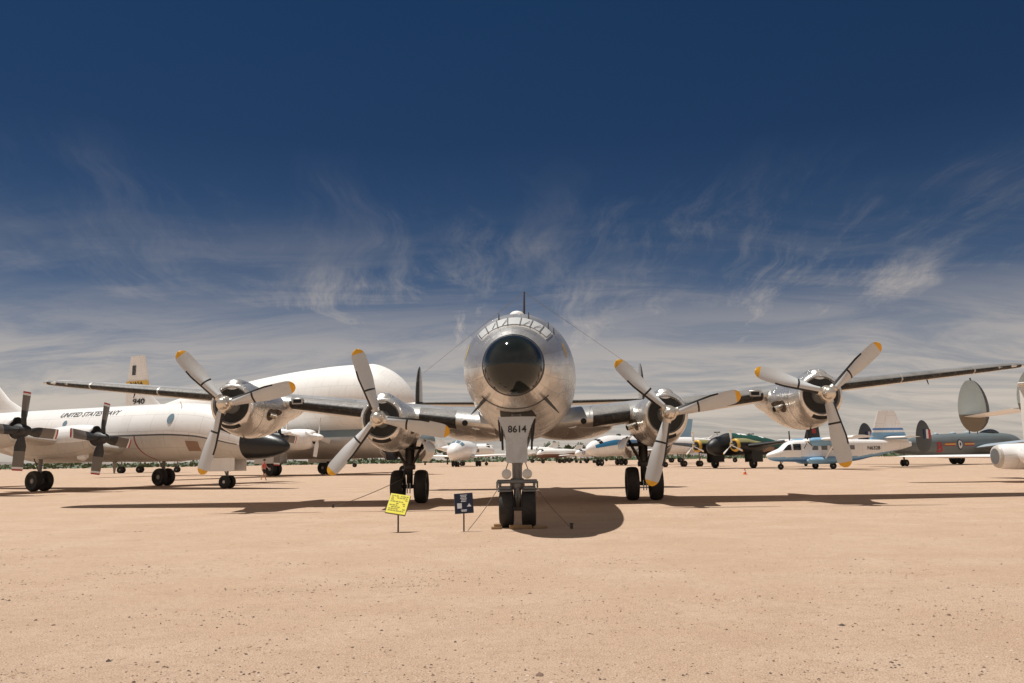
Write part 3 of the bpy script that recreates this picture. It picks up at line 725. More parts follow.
        for k in range(3):
            th = R(90 - (ANG[(sx, outer)] + 120 * k)); dx, dz = math.sin(th), math.cos(th)
            mb.tube([(dx * .1, .02, dz * .1), (dx * .36, .02, dz * .36)], [.15, .12], 14)
            mb.tube([(dx * .27, .02, dz * .27), (dx * .31, .02, dz * .31)], .135, 14)
        PR = mb.build('propeller', M['hub'], A, loc=(cx_, 6.86, hz_))
        if blade_me is None:
            b0 = blade_mesh(.30, 2.32, .50, 18, None).build('blade', [M['blade'], M['blade_black'], M['blade_tip']], PR, 55); blade_me = b0
        for k in range(3):
            o = b0 if (k == 0 and blade_me is b0 and b0.parent is PR) else b0.copy()
            if o is not b0: C.objects.link(o)
            o.parent = PR; o.rotation_euler = (0, R(90 - (ANG[(sx, outer)] + 120 * k)), 0); o.location = (0, .02, 0)

# tail
for sx in (-1, 1):
    mb = MB(); wing(mb, [((sx * .3, 23.0, 4.36), 2.7, .10, (0, 0, 1)), ((sx * 3, 23.3, 4.40), 2.4, .10, (0, 0, 1)), ((sx * 5.85, 23.7, 4.46), 1.9, .10, (0, 0, 1)), ((sx * 6.5, 24.1, 4.47), 1.2, .09, (0, 0, 1)), ((sx * 6.75, 24.5, 4.48), .4, .08, (0, 0, 1))], camber=0)
    TP = mb.build('tailplane', M['alum_dull'], A)
    mb = MB(); le_cover(mb, [((sx * .4, 23.01, 4.36), 2.7, .10, (0, 0, 1)), ((sx * 3, 23.3, 4.40), 2.4, .10, (0, 0, 1)), ((sx * 5.8, 23.7, 4.46), 1.9, .10, (0, 0, 1))], .06, .06, .008, 8, 0, 0); mb.build('deicing_boot', M['boot'], TP)
def oval_fin(mb, x, yc, zc, hz_, hy, n=17, tcr=.09, up=(1, 0, 0), matfn=None, lean=0.0):
    sts = []
    for i in range(n):
        a = -PI / 2 + PI * i / (n - 1); z = zc + hz_ * math.sin(a); c = max(.06, 2 * hy * math.cos(a) ** .95 * (1.02 - .15 * math.sin(a)))
        sts.append(((x, yc - c * .55 + lean * (z - zc), z), c, tcr, up))
    wing(mb, sts, 13, 0, 0, matfn)
for x, zt, zb in ((-5.852, 6.5, 3.2), (5.852, 6.5, 3.2), (0, 7.2, 4.6)):
    mb = MB(); oval_fin(mb, x, 24.9, (zt + zb) / 2, (zt - zb) / 2, 1.15, tcr=.11, matfn=lambda i, j: 1 if 9 <= j <= 12 else 0); mb.build('tail_fin', [M['alum_dull'], M['boot']], A)
    
# nose gear
mb = MB()
mb.tube([(0, .05, 2.7), (0, 0, .95)], .115, 16); mb.tube([(0, 0, 1.0), (0, 0, .42)], .085, 14)
mb.lathe([(.86, .15), (.90, .17), (1.05, .17), (1.1, .14)], 'Z', (0, 0, 0), 20)
mb.tube([(-.40, 0, .42), (.40, 0, .42)], .055, 12)
mb.tube([(0, -.1, .95), (-.02, -.30, .68), (0, -.09, .45)], .035, 8); mb.tube([(0, -.1, .95), (.06, -.30, .68), (0, -.09, .45)], .035, 8)
for s_ in (-1, 1):
    mb.tube([(s_ * .05, .1, 1.3), (s_ * .42, 1.5, 2.5)], .04, 8)
    mb.tube([(s_ * .16, -.14, 1.55), (s_ * .26, -.2, 1.28)], .012, 6)
NG = mb.build('nose_gear', M['strut'], A)
mb = MB(); mb.box((-.46, -.20, .985), (.46, -.08, 1.075), 0, .02); mb.box((-.42, -.42, .93), (-.36, -.05, 1.0), 0, .015); mb.box((.36, -.42, .93), (.42, -.05, 1.0), 0, .015)
mb.tube([(-.46, -.14, 1.03), (-.46, -.16, .88)], .02, 8); mb.tube([(.46, -.14, 1.03), (.46, -.16, .88)], .02, 8)
mb.box((-.42, -.26, .84), (-.14, -.12, .93), 0, .02); mb.box((.14, -.26, .84), (.42, -.12, .93), 0, .02); mb.box((-.44, -.30, .80), (-.12, -.10, .845), 0, .01); mb.box((.12, -.30, .80), (.44, -.10, .845), 0, .01)
mb.build('towing_bar', M['gearcase'], NG)
for s_ in (-1, 1):
    mb = MB(); mb.lathe([(-.30, .01), (-.295, .06), (-.275, .098), (-.262, .112)], 'Y', (s_ * .235, 0, 1.20), 24, 0); mb.lathe([(-.262, .112), (-.20, .105), (-.14, .06), (-.12, .02)], 'Y', (s_ * .235, 0, 1.20), 24, 1)
    mb.build('taxi_light', [M['lens'], M['gearcase']], NG)
    wheel(NG, (s_ * .255, 0, .432), .432, .325, name='wheel')
out = [(-.44, 2.50), (-.40, 2.42), (-.275, 2.13), (-.25, 2.02), (-.245, 1.50), (-.225, 1.45), (.225, 1.45), (.245, 1.50), (.25, 2.02), (.275, 2.13), (.40, 2.42), (.44, 2.50)]
def doory(x): return -.24 + .10 * (x / .25) ** 2 * .35
mb = MB(); f_ = []; b_ = []
rows = []
for k in range(6): 
    a, b = out[k], out[11 - k]; rows.append([Vector((a[0] + (b[0] - a[0]) * i / 8, doory(a[0] + (b[0] - a[0]) * i / 8) - (.0 if 1 else 0), a[1])) for i in range(9)])
mb.grid(rows); back = [[p + Vector((0, .04, 0)) for p in r_] for r_ in rows]; mb.grid(back, 0, flip=True)
rim = [r_[0] for r_ in rows] + rows[-1][1:] + [r_[-1] for r_ in rows[::-1][1:]] + rows[0][1:-1][::-1]
mb.grid([rim, [p + Vector((0, .04, 0)) for p in rim]], 0, True)
DR = mb.build('gear_door', M['door_grey'], NG)
mb = MB(); lettering(mb, '8614', .215, lambda u, v: Vector((.02 + u, doory(u) - .006, 2.205 + v)), 0, True); mb.build('number_8614', M['ink'], NG)
for s_ in (-1, 1):
    mb = MB(); mb.tube([(s_ * .42, .2, 2.45), (s_ * .37, -.1, 1.95)], [.025, .02], 6); mb.tube([(s_ * .37, .5, 2.5), (s_ * .34, .3, 1.75)], .03, 6); mb.build('door_rod', M['strut_dark'], NG)

# main gear
for sx in (-1, 1):
    cx_ = sx * 4.249; yg = 11.28
    mb = MB(); mb.tube([(cx_, yg, 2.5), (cx_, yg, 1.25)], .17, 16); mb.tube([(cx_, yg, 1.3), (cx_, yg, .52)], .115, 14)
    mb.lathe([(1.2, .19), (1.24, .21), (1.36, .21), (1.4, .18)], 'Z', (cx_, yg, 0), 18)
    mb.tube([(cx_ - .6, yg, .595), (cx_ + .6, yg, .595)], .07, 12)
    for s_ in (-1, 1): mb.tube([(cx_ + s_ * .09, yg - .1, 1.32), (cx_ + s_ * .62, yg - .5, 2.25)], .055, 10)
    mb.tube([(cx_, yg + .1, 1.3), (cx_, yg + 1.6, 2.4)], .06, 10)
    mb.tube([(cx_, yg - .12, 1.25), (cx_, yg - .38, .92), (cx_, yg - .1, .65)], .05, 8)
    G = mb.build('main_gear', M['strut_dark'], A)
    mb = MB(); mb.tube([(cx_ - .05, yg - .24, .72), (cx_ - .05, yg - .26, .36)], .02, 8); mb.tube([(cx_ + .05, yg - .24, .72), (cx_ + .05, yg - .26, .36)], .02, 8); mb.build('brake_line', M['rwhite'], G)
    for s_ in (-1, 1): wheel(G, (cx_ + s_ * .425, yg, .597), .597, .45)
    # gear bay doors hanging under the nacelle
    for s_, L0, L1, zb, mt in ((-sx, 9.55, 12.3, 1.50, 'alum_nac'), (sx, 9.6, 12.3, 1.56, 'alum_dull')):
        mb = MB(); P = []; Pi = []
        for i in range(15):
            y = L0 + (L1 - L0) * i / 14; k = min(1, i / 3.0 + .45, (14 - i) / 3.0 + .45); zb2 = 2.2 - (2.2 - zb) * math.sin(PI / 2 * min(1, k))
            P.append([Vector((cx_ + s_ * (.60 + .22 * math.sin(PI * v / 8 * .95)), y, 2.25 - (2.25 - zb2) * v / 8)) for v in range(9)])
            Pi.append([p - Vector((s_ * .05, 0, 0)) for p in P[-1]])
        mb.grid(P); mb.grid(Pi, 1, flip=True)
        rim = [r_[0] for r_ in P] + P[-1][1:] + [r_[-1] for r_ in P[::-1][1:]] + P[0][1:-1][::-1]
        mb.grid([rim, [p - Vector((s_ * .05, 0, 0)) for p in rim]], 0, True)
        mb.build('gear_bay_door', [M[mt], M['strut_dark']], G)
    mb = MB(); mb.box((cx_ - .5, 9.9, 1.93), (cx_ + .5, 12.4, 2.02), 0, .02); mb.build('wheel_bay', M['black'], G)

# ------------------------------------------------------------------ signs, chocks, cables
def sign(name, label, loc, yaw, tilt, roll, w, h, zc, mats, deco, cat):
    t = thing(name, label, cat, loc, yaw)
    mb = MB(); mb.box((-.016, -.016, -.05), (.016, .016, zc), 0, .004); mb.build('post', M['post'], t)
    Mx = Matrix.Translation((0, -.03, zc)) @ Matrix.Rotation(roll, 4, 'Y') @ Matrix.Rotation(-tilt, 4, 'X')
    mb = MB(); mb.box((-w / 2 - .012, .006, -h / 2 - .012), (w / 2 + .012, .03, h / 2 + .012), 1, .004, Mx); mb.box((-w / 2, -.006, -h / 2), (w / 2, .004, h / 2), 0, 0, Mx)
    B = mb.build('board', mats, t)
    mb = MB(); deco(mb, Mx, w, h); mb.build('printing', [M['signink'], M['signwhite']], t)
    return t
def deco_y(mb, Mx, w, h):
    r_ = random.Random(3)
    for k in range(9):
        z = h * (.40 - .095 * k); x = -w * .42; 
        while x < w * .40:
            L = w * (.05 + .10 * r_.random())
            if r_.random() < .75: mb.box((x, -.010, z - h * .022), (min(x + L, w * .43), -.0075, z + h * .022), 0, 0, Mx)
            x += L + w * .035
def deco_n(mb, Mx, w, h):
    r_ = random.Random(4)
    for k, (z, a, b) in enumerate(((.41, -.18, .20), (.33, -.15, .16), (.25, -.18, .18), (.17, -.12, .15), (.09, -.15, .14), (-.36, -.18, .16), (-.42, -.15, .13))):
        x = a
        while x < b:
            L = .035 + .05 * r_.random(); mb.box((x * w, -.010, (z - .026) * h), (min(x + L, b) * w, -.0075, (z + .026) * h), 1, 0, Mx); x += L + .014
    mb.box((-.38 * w, -.010, -.27 * h), (-.12 * w, -.0075, .0 * h), 1, 0, Mx)
    mb.add([Mx @ Vector(p) for p in ((.16 * w, -.009, -.20 * h), (.42 * w, -.009, -.20 * h), (.30 * w, -.009, -.03 * h))], [(0, 1, 2)], 1)
sign('information_sign', 'bright yellow tilted information board on a thin rusty post', (-2.54, 18.6, 0), R(-4), R(38), R(9), .43, .50, .60, [M['yellow'], M['gearcase']], deco_y, 'sign')
sign('information_sign', 'dark navy information board with white print on a thin post', (-1.10, 18.48, 0), R(5), R(16), R(-3), .385, .42, .605, [M['navy'], M['line_dark']], deco_n, 'sign')

def chock(label, loc, rz, boxes):
    t = MB()
    for lo, hi in boxes: t.box(lo, hi, 0, .008)
    o = t.build('wheel_chock', M['wood'], loc=loc); o.rotation_euler = (0, 0, rz); return tag(o, label, 'wheel chock', 'wooden chocks at the nose wheels')
chock('wooden beam lying low across the front of the two nose wheels', (.14, 18.92, .0), R(-1), [((-.26, -.05, .003), (.24, .05, .085))])
chock('stack of two short wood blocks left of the nose wheels', (-.36, 18.98, 0), R(4), [((-.16, -.09, .004), (.07, .09, .055)), ((-.10, -.07, .057), (.05, .07, .115))])
chock('small dark wood wedge lying in shadow right of the nose wheels', (.56, 19.02, 0), R(8), [((-.16, -.08, .004), (.16, .08, .045))])

def cable(label, pts, r=.0075):
    mb = MB(); mb.tube(pts, r, 6); o = mb.build('tie_down_cable', M['cable']); return tag(o, label, 'cable', 'tie-down cables')
def sag(a, b, s=.05, n=10):
    a, b = Vector(a), Vector(b); return [a + (b - a) * (i / (n - 1)) - Vector((0, 0, s * math.sin(PI * i / (n - 1)))) for i in range(n)]
cable('tie-down cable running from the nose gear to the ground by the dark navy sign', sag((-.33, 19.3, .93), (-1.02, 18.55, .01), .04))
cable('tie-down cable in the shadow right of the nose wheels', sag((.45, 19.3, .93), (1.25, 18.75, .01), .04))
cable('tie-down cable slanting left from the main gear behind the yellow sign', sag((-3.95, 30.3, .9), (-6.1, 28.6, .01), .05), .011)
for k, (x, y) in enumerate(((1.25, 18.75), (-6.1, 28.6))):
    mb = MB(); mb.lathe([(-.02, .03), (.09, .03), (.10, .045), (.12, .045), (.13, .02)], 'Z', (0, 0, 0), 10); o = mb.build('anchor_stake', M['post'], loc=(x, y, 0))
    tag(o, ['short steel anchor stake in the shadow right of the nose wheels', 'short steel anchor stake on the ground left of the left main gear'][k], 'stake', 'cable anchors')
# ------------------------------------------------------------------ helpers for the parked aircraft
def gear(parent, x, y, ztop, r, w, dual=True, rim=None, name='main_gear', sep=None, n=20, mat='strut'):
    mb = MB(); mb.tube([(x, y, ztop), (x, y, r)], [.10 * (r / .5) + .02, .07 * (r / .5)], 10); sp_ = sep or w * .75
    mb.tube([(x - (sp_ if dual else .05), y, r), (x + (sp_ if dual else .05), y, r)], .05, 8)
    mb.tube([(x, y, r * 1.6), (x, y + ztop * .35, ztop)], .04, 6)
    g = mb.build(name, M[mat], parent)
    for s_ in ((-1, 1) if dual else (0,)): wheel(g, (x + s_ * sp_, y, r), r, w, n, rim)
    return g
def prop(parent, loc, ang, n, bmesh_obj, hubprof, hubmat):
    mb = MB(); mb.lathe(hubprof, 'Y', (0, 0, 0), 20); P_ = mb.build('propeller', hubmat, parent, loc=loc)
    for k in range(n):
        b = bmesh_obj.copy(); C.objects.link(b); b.parent = P_; b.location = (0, 0, 0); b.rotation_euler = (0, R(90 - (ang + 360 / n * k)), 0)
    return P_
def flat_pane(parent, pts, mat, name, th=.012, nrm=(1, 0, 0)):
    mb = MB(); nrm = Vector(nrm); a = [Vector(p) + nrm * th for p in pts]; b = [Vector(p) - nrm * th for p in pts]; n = len(pts)
    mb.add(a + b, [tuple(range(n)), tuple(range(2 * n - 1, n - 1, -1))] + [(i, (i + 1) % n, n + (i + 1) % n, n + i) for i in range(n)])
    return mb.build(name, M[mat], parent)
TH = [2 * PI * k / 36 for k in range(36)]

# ------------------------------------------------------------------ white patrol aircraft, left
B = thing('patrol_aircraft', 'white patrol aircraft with black nose, lettered UNITED STATES NAVY, at left', 'patrol aircraft', (-17.48, 51.62, 0), R(66))
pf = Loft([(-4.65, 2.45, .02, .02, .02), (-4.58, 2.45, .16, .16, .16), (-4.35, 2.46, .34, .34, .34), (-3.8, 2.5, .58, .58, .58), (-3.0, 2.56, .78, .78, .78), (-2.2, 2.64, .93, .98, .90), (-1.4, 2.76, 1.10, 1.28, 1.03), (-.2, 3.05, 1.40, 1.75, 1.30), (1.4, 3.35, 1.66, 1.82, 1.55), (4, 3.5, 1.82, 1.85, 1.80),
            (16, 3.5, 1.82, 1.85, 1.80), (20, 3.78, 1.45, 1.55, 1.45), (25, 4.3, .8, .9, .8), (29, 4.6, .1, .1, .1)])
def pfm(y, t):
    if y < -1.75: return 2
    c = math.cos(t); return 1 if c < -.09 else 0
mb = MB(); pf.mesh(mb, nose_ys(-4.65, -2.2, 12) + [-1.75] + lin(-1.4, 29, 50), [2 * PI * k / 60 for k in range(60)], pfm)
BF = mb.build('fuselage', [M['white'], M['gull'], M['nosecone']], B)
mb = MB(); pf.patch(mb, -1.6, 20, -R(94.2), -R(97.2), .008, 40, 1); mb.build('cheat_line', M['line_dark'], B)
mb = MB(); pf.patch(mb, 0, 0, 0, 0, .010, 2, 14, 0, lambda a, b: (5.9 - .8 * b * b + .10 * a, -R(97 + 62 * b))); mb.build('propeller_warning_line', M['maroon'], B)
mb = MB(); pf.patch(mb, 8.0, 7.72, -R(101), -R(113), .012, 2, 3); mb.build('warning_panel', M['red'], B)
mb = MB(); pf.disc(mb, 3.15, -R(64), .34, .03, 0, 20, .24); mb.build('window', M['glassblue'], B)
mb = MB(); pf.disc(mb, 12.4, -R(66), .22, .02, 0, 20, .18); mb.build('window', M['glassblue'], B)
mb = MB(); pf.patch(mb, 1.9, .95, -R(107), -R(133), .012, 4, 4); HT = mb.build('hatch', M['hatch'], B)
mb = MB(); pf.patch(mb, 2.0, .85, -R(105), -R(107), .02, 3, 1); pf.patch(mb, 2.0, 1.9, -R(105), -R(135), .02, 1, 4); pf.patch(mb, .95, .85, -R(105), -R(135), .02, 1, 4); mb.build('hatch_rim', M['gull'], HT)
for k, t in enumerate((-64, -46, -28, -10, 10, 28, 46, 64)):
    mb = MB(); pf.patch(mb, -1.15, -.45, R(t - 7.5), R(t + 7.5), .012, 3, 3); mb.build('cockpit_window', M['glass'], B)
def p3let(u, v): return pf.pt(10.6 - u, -(R(44) - v / 1.83), .012)
mb = MB(); lettering(mb, 'UNITED STATES NAVY', .62, p3let, 0, True, .86, 3); mb.build('lettering', M['line_dark'], B)
mb = MB(); mb.tube([pf.pt(3.0, -R(30), .0), pf.pt(3.0, -R(30), .35)], .03, 6); mb.build('aerial', M['white'], B)
mb = MB(); mb.tube([pf.pt(9.6, -R(180), 0), pf.pt(9.6, -R(180), .75)], [.14, .05], 8); mb.build('belly_aerial', M['gull'], B)
mb = MB(); wing(mb, [((0, 17.6, 4.95), 11, .05, (1, 0, 0)), ((0, 20.3, 6.2), 8.6, .06, (1, 0, 0)), ((0, 22.0, 7.6), 6.8, .09, (1, 0, 0)), ((0, 25.2, 11.2), 3.0, .09, (1, 0, 0))], camber=0); mb.build('tail_fin', M['white'], B)
for sx in (-1, 1):
    mb = MB(); wing(mb, [((sx * .3, 23.6, 4.6), 4.2, .10, (0, 0, 1)), ((sx * 6.5, 25.4, 5.6), 2.0, .10, (0, 0, 1))]); mb.build('tailplane', M['white'], B)
    mb = MB(); wing(mb, [((sx * x, 7.1 + .04 * x, 2.35 + .10 * x), 5.8 - .235 * x, .15, (0, 0, 1)) for x in (.8, 3, 6, 9, 12, 15.2)], 17, matfn=lambda i, j: 0 if j < 9 else 1); mb.build('wing', [M['white'], M['gull']], B)
pb = blade_mesh(.30, 2.08, .56, 15, None, True, .43, .95, False, False).build('blade', [M['p3blade'], M['p3cuff'], M['red'], M['rwhite']], None, 55)
first = True
for sx in (-1, 1):
    for o_ in (0, 1):
        x, hz_ = sx * (5.3 + 4.9 * o_), 3.05 + .32 * o_
        nl = Loft([(5.05, 0, .50, .62, .55), (5.1, 0, .56, .70, .62), (5.5, .0, .66, .80, .85), (6.5, 0, .76, .84, 1.05), (7.6, 0, .80, .80, 1.15), (9.2, -.05, .82, .62, 1.1), (11, -.05, .78, .5, .95), (13.2, 0, .3, .3, .35), (13.6, 0, .1, .1, .1)] if not o_ else
                  [(5.05, 0, .50, .62, .55), (5.1, 0, .56, .70, .62), (5.5, .0, .64, .78, .80), (6.5, 0, .70, .80, .92), (8, 0, .66, .66, .8), (10, 0, .45, .45, .5), (12, 0, .1, .1, .1)])
        mb = MB(); nl.mesh(mb, [5.05, 5.07, 5.1, 5.2] + lin(5.4, 12 if o_ else 13.6, 24), 32, lambda y, t: 1 if math.cos(t) < -.15 else 0)
        NB = mb.build('engine_nacelle', [M['white'], M['gull']], B, loc=(x, 0, hz_))
        mb = MB(); mb.lathe([(5.03, .30), (5.00, .31), (5.04, .50)], 'Y', (0, 0, .08), 24); mb.lathe([(5.0, .27), (5.25, .26)], 'Y', (0, 0, .47), 20); mb.build('air_intake', M['black'], NB)
        if not o_:
            mb = MB(); mb.tube([(0, 6.3, -1.02), (0, 6.0, -1.05), (0, 5.75, -.98)], [.20, .22, .16], 14); mb.build('cooling_scoop', M['white'], NB)
        prop(B, (x, 4.62, hz_), [82, 86][o_], 4, pb, [(-.62, .01), (-.58, .12), (-.42, .24), (-.15, .33), (.2, .38), (.46, .40)], M['p3cuff'])
bpy.data.objects.remove(pb)
for x in (-4.8, 4.8): gear(B, x, 10.3, 2.3, .62, .42, True, M['rim'], sep=.36)
NGB = gear(B, 0, 0, 2.0, .40, .24, True, M['rim_white'], 'nose_gear', .24)
for s_ in (-1, 1):
    mb = MB(); mb.box((s_ * .52 - .02, -1.0, 1.05), (s_ * .52 + .02, 1.1, 1.85), 0, .015); mb.build('gear_door', M['offwhite'], NGB)

# ------------------------------------------------------------------ bulbous white cargo aircraft behind it
G_ = thing('cargo_aircraft', 'huge bulbous white-topped cargo aircraft with silver belly, behind the two left propellers', 'cargo aircraft', (-10.9, 92.0, 0), R(64.2))
up_ = Loft(ell_nose(0.3, 5.0, 8.2, 4.0, 4.2, 3.4, 7.2, 9) + [(9, 8.2, 4.05, 4.25, 3.4, 2, 0), (14, 8.15, 4.0, 4.1, 3.4, 2, 0), (20, 8.0, 3.8, 3.75, 3.3, 2, 0), (26, 7.8, 3.1, 3.2, 3.0, 2, 0), (33, 7.6, 2.1, 2.6, 2.4, 2, 0), (39, 7.4, 1.0, 1.6, 1.4, 2, 0), (44, 7.3, .2, .3, .3, 2, 0)])
mb = MB(); up_.mesh(mb, nose_ys(.3, 5.3, 16) + lin(6, 44, 44), 64); mb.build('upper_fuselage', M['offwhite'], G_)
lo_ = Loft([(-2.6, 3.5, .05, .05, .05), (-2.4, 3.5, .6, .6, .55), (-1.7, 3.55, 1.15, 1.2, 1.0), (-.6, 3.65, 1.6, 1.7, 1.5), (1.5, 3.8, 1.9, 1.9, 1.95), (24, 3.8, 1.9, 1.95, 1.98), (33, 4.9, 1.4, 1.6, 1.6), (44, 6.6, .3, .4, .4)])
mb = MB(); lo_.mesh(mb, lin(-2.6, -.6, 12) + lin(0, 44, 46), 56, lambda y, t: 1 if math.cos(t) > .25 else 0)
mb.build('lower_fuselage', [M['alum_dull'], M['steelblue']], G_)
for t in (-40, -20, 0, 20, 40):
    mb = MB(); lo_.patch(mb, -1.5, -.7, R(t - 8), R(t + 8), .02, 3, 3); mb.build('cockpit_window', M['glass'], G_)
mb = MB(); wing(mb, [((0, 37.5, 8.2), 7.6, .07, (1, 0, 0)), ((0, 40.3, 10.3), 5.2, .09, (1, 0, 0)), ((0, 41.3, 13.0), 3.9, .09, (1, 0, 0)), ((0, 42.1, 15.9), 2.7, .09, (1, 0, 0))], 17, camber=0); GT = mb.build('tail_fin', M['white'], G_)
flat_pane(GT, [(-.28, 40.9, 11.75), (-.28, 45.2, 11.75), (-.28, 45.2, 12.5), (-.28, 41.15, 12.5)], 'yellow_band', 'tail_band')
mb = MB(); lettering(mb, 'NASA', .62, lambda u, v: Vector((-.30, 43.2 - u, 12.12 + v)), 0, True, 1.5); lettering(mb, '940', 1.0, lambda u, v: Vector((-.33, 42.6 - u, 9.7 + v)), 0, True, 1.5); mb.build('tail_lettering', M['ink'], GT)
flat_pane(GT, [(-.20, 43.6, 13.3), (-.20, 44.2, 13.3), (-.20, 44.2, 14.6), (-.20, 43.6, 14.6)], 'shack_dark', 'tail_flag')
for sx in (-1, 1):
    mb = MB(); wing(mb, [((sx * .3, 39.0, 7.5), 4.6, .10, (0, 0, 1)), ((sx * 8.5, 41, 8.0), 2.4, .10, (0, 0, 1))]); mb.build('tailplane', M['offwhite'], G_)
    mb = MB(); wing(mb, [((sx * x, 11.4 + .12 * x, 3.75 + .09 * x), 7.2 - .19 * x, .15, (0, 0, 1)) for x in (1, 5, 10, 16, 22)], 17, 0, .02); mb.build('wing', M['white'], G_)
gb = blade_mesh(.35, 2.15, .46, 30, None, True, .0, 2, False, False).build('blade', [M['white'], M['white'], M['white'], M['white']], None, 55)
for sx in (-1, 1):
    for o_ in (0, 1):
        x = sx * (5.0 + 5.2 * o_); hz_ = 4.15 + .35 * o_
        nl = Loft([(9.6, 0, .55, .60, .70), (9.75, 0, .72, .76, .95), (10.4, -.02, .90, .92, 1.22), (12, 0, 1.0, .98, 1.35), (14, .0, .95, .85, 1.2), (17, .1, .6, .5, .7), (19, .2, .1, .1, .1)])
        mb = MB(); nl.mesh(mb, [9.6, 9.66, 9.75, 9.9] + lin(10.2, 19, 20), 32); NB = mb.build('engine_nacelle', M['white'], G_, loc=(x, 0, hz_))
        mb = MB(); mb.lathe([(9.58, .30), (9.75, .28)], 'Y', (0, 0, -.42), 18); mb.build('air_intake', M['black'], NB)
        mb = MB(); mb.box((sx * -1.02 - .02, 10.9, -.35), (sx * -1.02 + .02, 11.6, -.1), 0, .02); mb.build('exhaust_slot', M['line_dark'], NB)
        prop(G_, (x, 9.1, hz_), 78, 4, gb, [(-.75, .01), (-.70, .12), (-.45, .27), (-.1, .38), (.3, .44), (.5, .46)], M['white'])
bpy.data.objects.remove(gb)
for x in (-4.6, 4.6):
    g = gear(G_, x, 15.6, 3.2, .78, .5, True, M['rim'], sep=.42)
    mb = MB(); mb.box((x - 1.1, 14.6, 1.4), (x - 1.04, 17.4, 2.7), 0, .02); mb.box((x + 1.04, 14.6, 1.4), (x + 1.1, 17.4, 2.7), 0, .02); mb.build('gear_door', M['alum_dull'], g)
gear(G_, 0, 1.2, 2.2, .5, .3, True, None, 'nose_gear')

# ------------------------------------------------------------------ generic far aircraft
def far_plane(name, label, cat, loc, rz, L, r, zc, mats, wing_z=None, span=7, fin_h=2.5, matfn=None, sweep=.3, nose=2.0, wheels=True, finmat=None, group=None, rg=.32, wchord=2.2, wy=.42, winmat='glass', wings=True, track=None):
    t = thing(name, label, cat, loc, R(rz), group)
    lf = Loft(ell_nose(-L * .4, nose, zc, r, r, r, zc - r * .3, 7) + [(-L * .4 + nose + L * .35, zc, r, r, r, 2, 0), (L * .35, zc + r * .15, r * .65, r * .7, r * .6, 2, 0), (L * .6, zc + r * .35, r * .15, r * .2, r * .12, 2, 0)])
    mb = MB(); lf.mesh(mb, nose_ys(-L * .4, -L * .4 + nose, 10) + lin(-L * .4 + nose + .4, L * .6, 24), 36, matfn); f = mb.build('fuselage', mats, t)
    for a in (-44, -15, 15, 44):
        mb = MB(); lf.patch(mb, -L * .4 + nose * .55, -L * .4 + nose * .95, R(a - 12), R(a + 12), .02, 3, 3); mb.build('cockpit_window', M[winmat], t)
    wz = wing_z if wing_z is not None else zc - r * .6
    y0 = -L * .4 + L * wy
    if wings:
        for sx in (-1, 1):
            mb = MB(); wing(mb, [((sx * r * .5, y0, wz), wchord * 1.4, .13, (0, 0, 1)), ((sx * span, y0 + sweep * span, wz + .04 * span), wchord * .7, .12, (0, 0, 1))]); mb.build('wing', mats[0] if isinstance(mats, list) else mats, t)
            mb = MB(); wing(mb, [((sx * .1, L * .5, zc + r * .5), wchord * .8, .1, (0, 0, 1)), ((sx * span * .42, L * .5 + sweep * span * .4, zc + r * .55), wchord * .45, .1, (0, 0, 1))]); mb.build('tailplane', mats[0] if isinstance(mats, list) else mats, t)
    mb = MB(); wing(mb, [((0, L * .36, zc + r * .5), L * .22, .09, (1, 0, 0)), ((0, L * .50, zc + r * .5 + fin_h), L * .11, .09, (1, 0, 0))], camber=0); mb.build('tail_fin', finmat or (mats[0] if isinstance(mats, list) else mats), t)
    if wheels:
        tr = track or span * .3
        for sx in (-1, 1): gear(t, sx * tr, y0 + wchord * .8, wz, rg, rg * .7, True, None, n=14)
        gear(t, 0, -L * .4 + nose, zc - r * .7, rg * .85, rg * .5, True, None, 'nose_gear', n=14)
    t['_l'] = 0; del t['_l']
    return t, lf
ta, lf = far_plane('parked_jet', 'white jet facing the camera with bluish cockpit windows, seen left of the nose gear', 'jet', (-10.9, 181, 0), -12, 20, 2.05, 3.45, [M['white'], M['offwhite']], wing_z=2.1, span=9.5, fin_h=.6, matfn=lambda y, t: 0, nose=3.6, rg=.62, wchord=3.0, sweep=.15, winmat='glassblue', track=2.7)
tb, lf = far_plane('parked_jet', 'white aircraft seen from its side behind the white jet, with a blank square tail', 'jet', (-10.2, 204, 0), 88, 14, 1.55, 3.7, M['offwhite'], wing_z=2.4, span=6, fin_h=2.0, rg=.5, wchord=2.4)
mb = MB(); lf.patch(mb, -2.0, -.6, -R(80), -R(110), .02, 2, 2); mb.build('cargo_door', M['gearcase'], tb)
tcx, lf = far_plane('parked_jet', 'small white jet with a rust-brown belly, seen right of the nose gear', 'jet', (12.6, 255, 0), -72, 15, 1.35, 3.0, [M['offwhite'], M['brown']], wing_z=2.2, span=6, fin_h=1.8, matfn=lambda y, t: 1 if math.cos(t) < -.2 else 0, rg=.6)
for k, (x, y, rz, lab) in enumerate(((17.2, 262, -40, 'small white jet with dark roundel on its side, left of two'), (20.2, 236, -44, 'small white jet with dark roundel on its side, beside the airliner nose, right of two'))):
    td, lf = far_plane('parked_jet', lab, 'jet', (x, y, 0), rz, 11, 1.1, 2.9, M['white'], wing_z=2.6, span=4.5, fin_h=1.0, rg=.42, group='small white jets')
    mb = MB(); lf.disc(mb, -2.2, -R(88) * (1), .62, .02); lf.disc(mb, -2.2, R(88), .62, .02); RO_ = mb.build('roundel', M['rblue'], td)
    mb = MB(); lf.disc(mb, -2.2, -R(88), .26, .03); lf.disc(mb, -2.2, R(88), .26, .03); mb.build('roundel_centre', M['rwhite'], RO_)

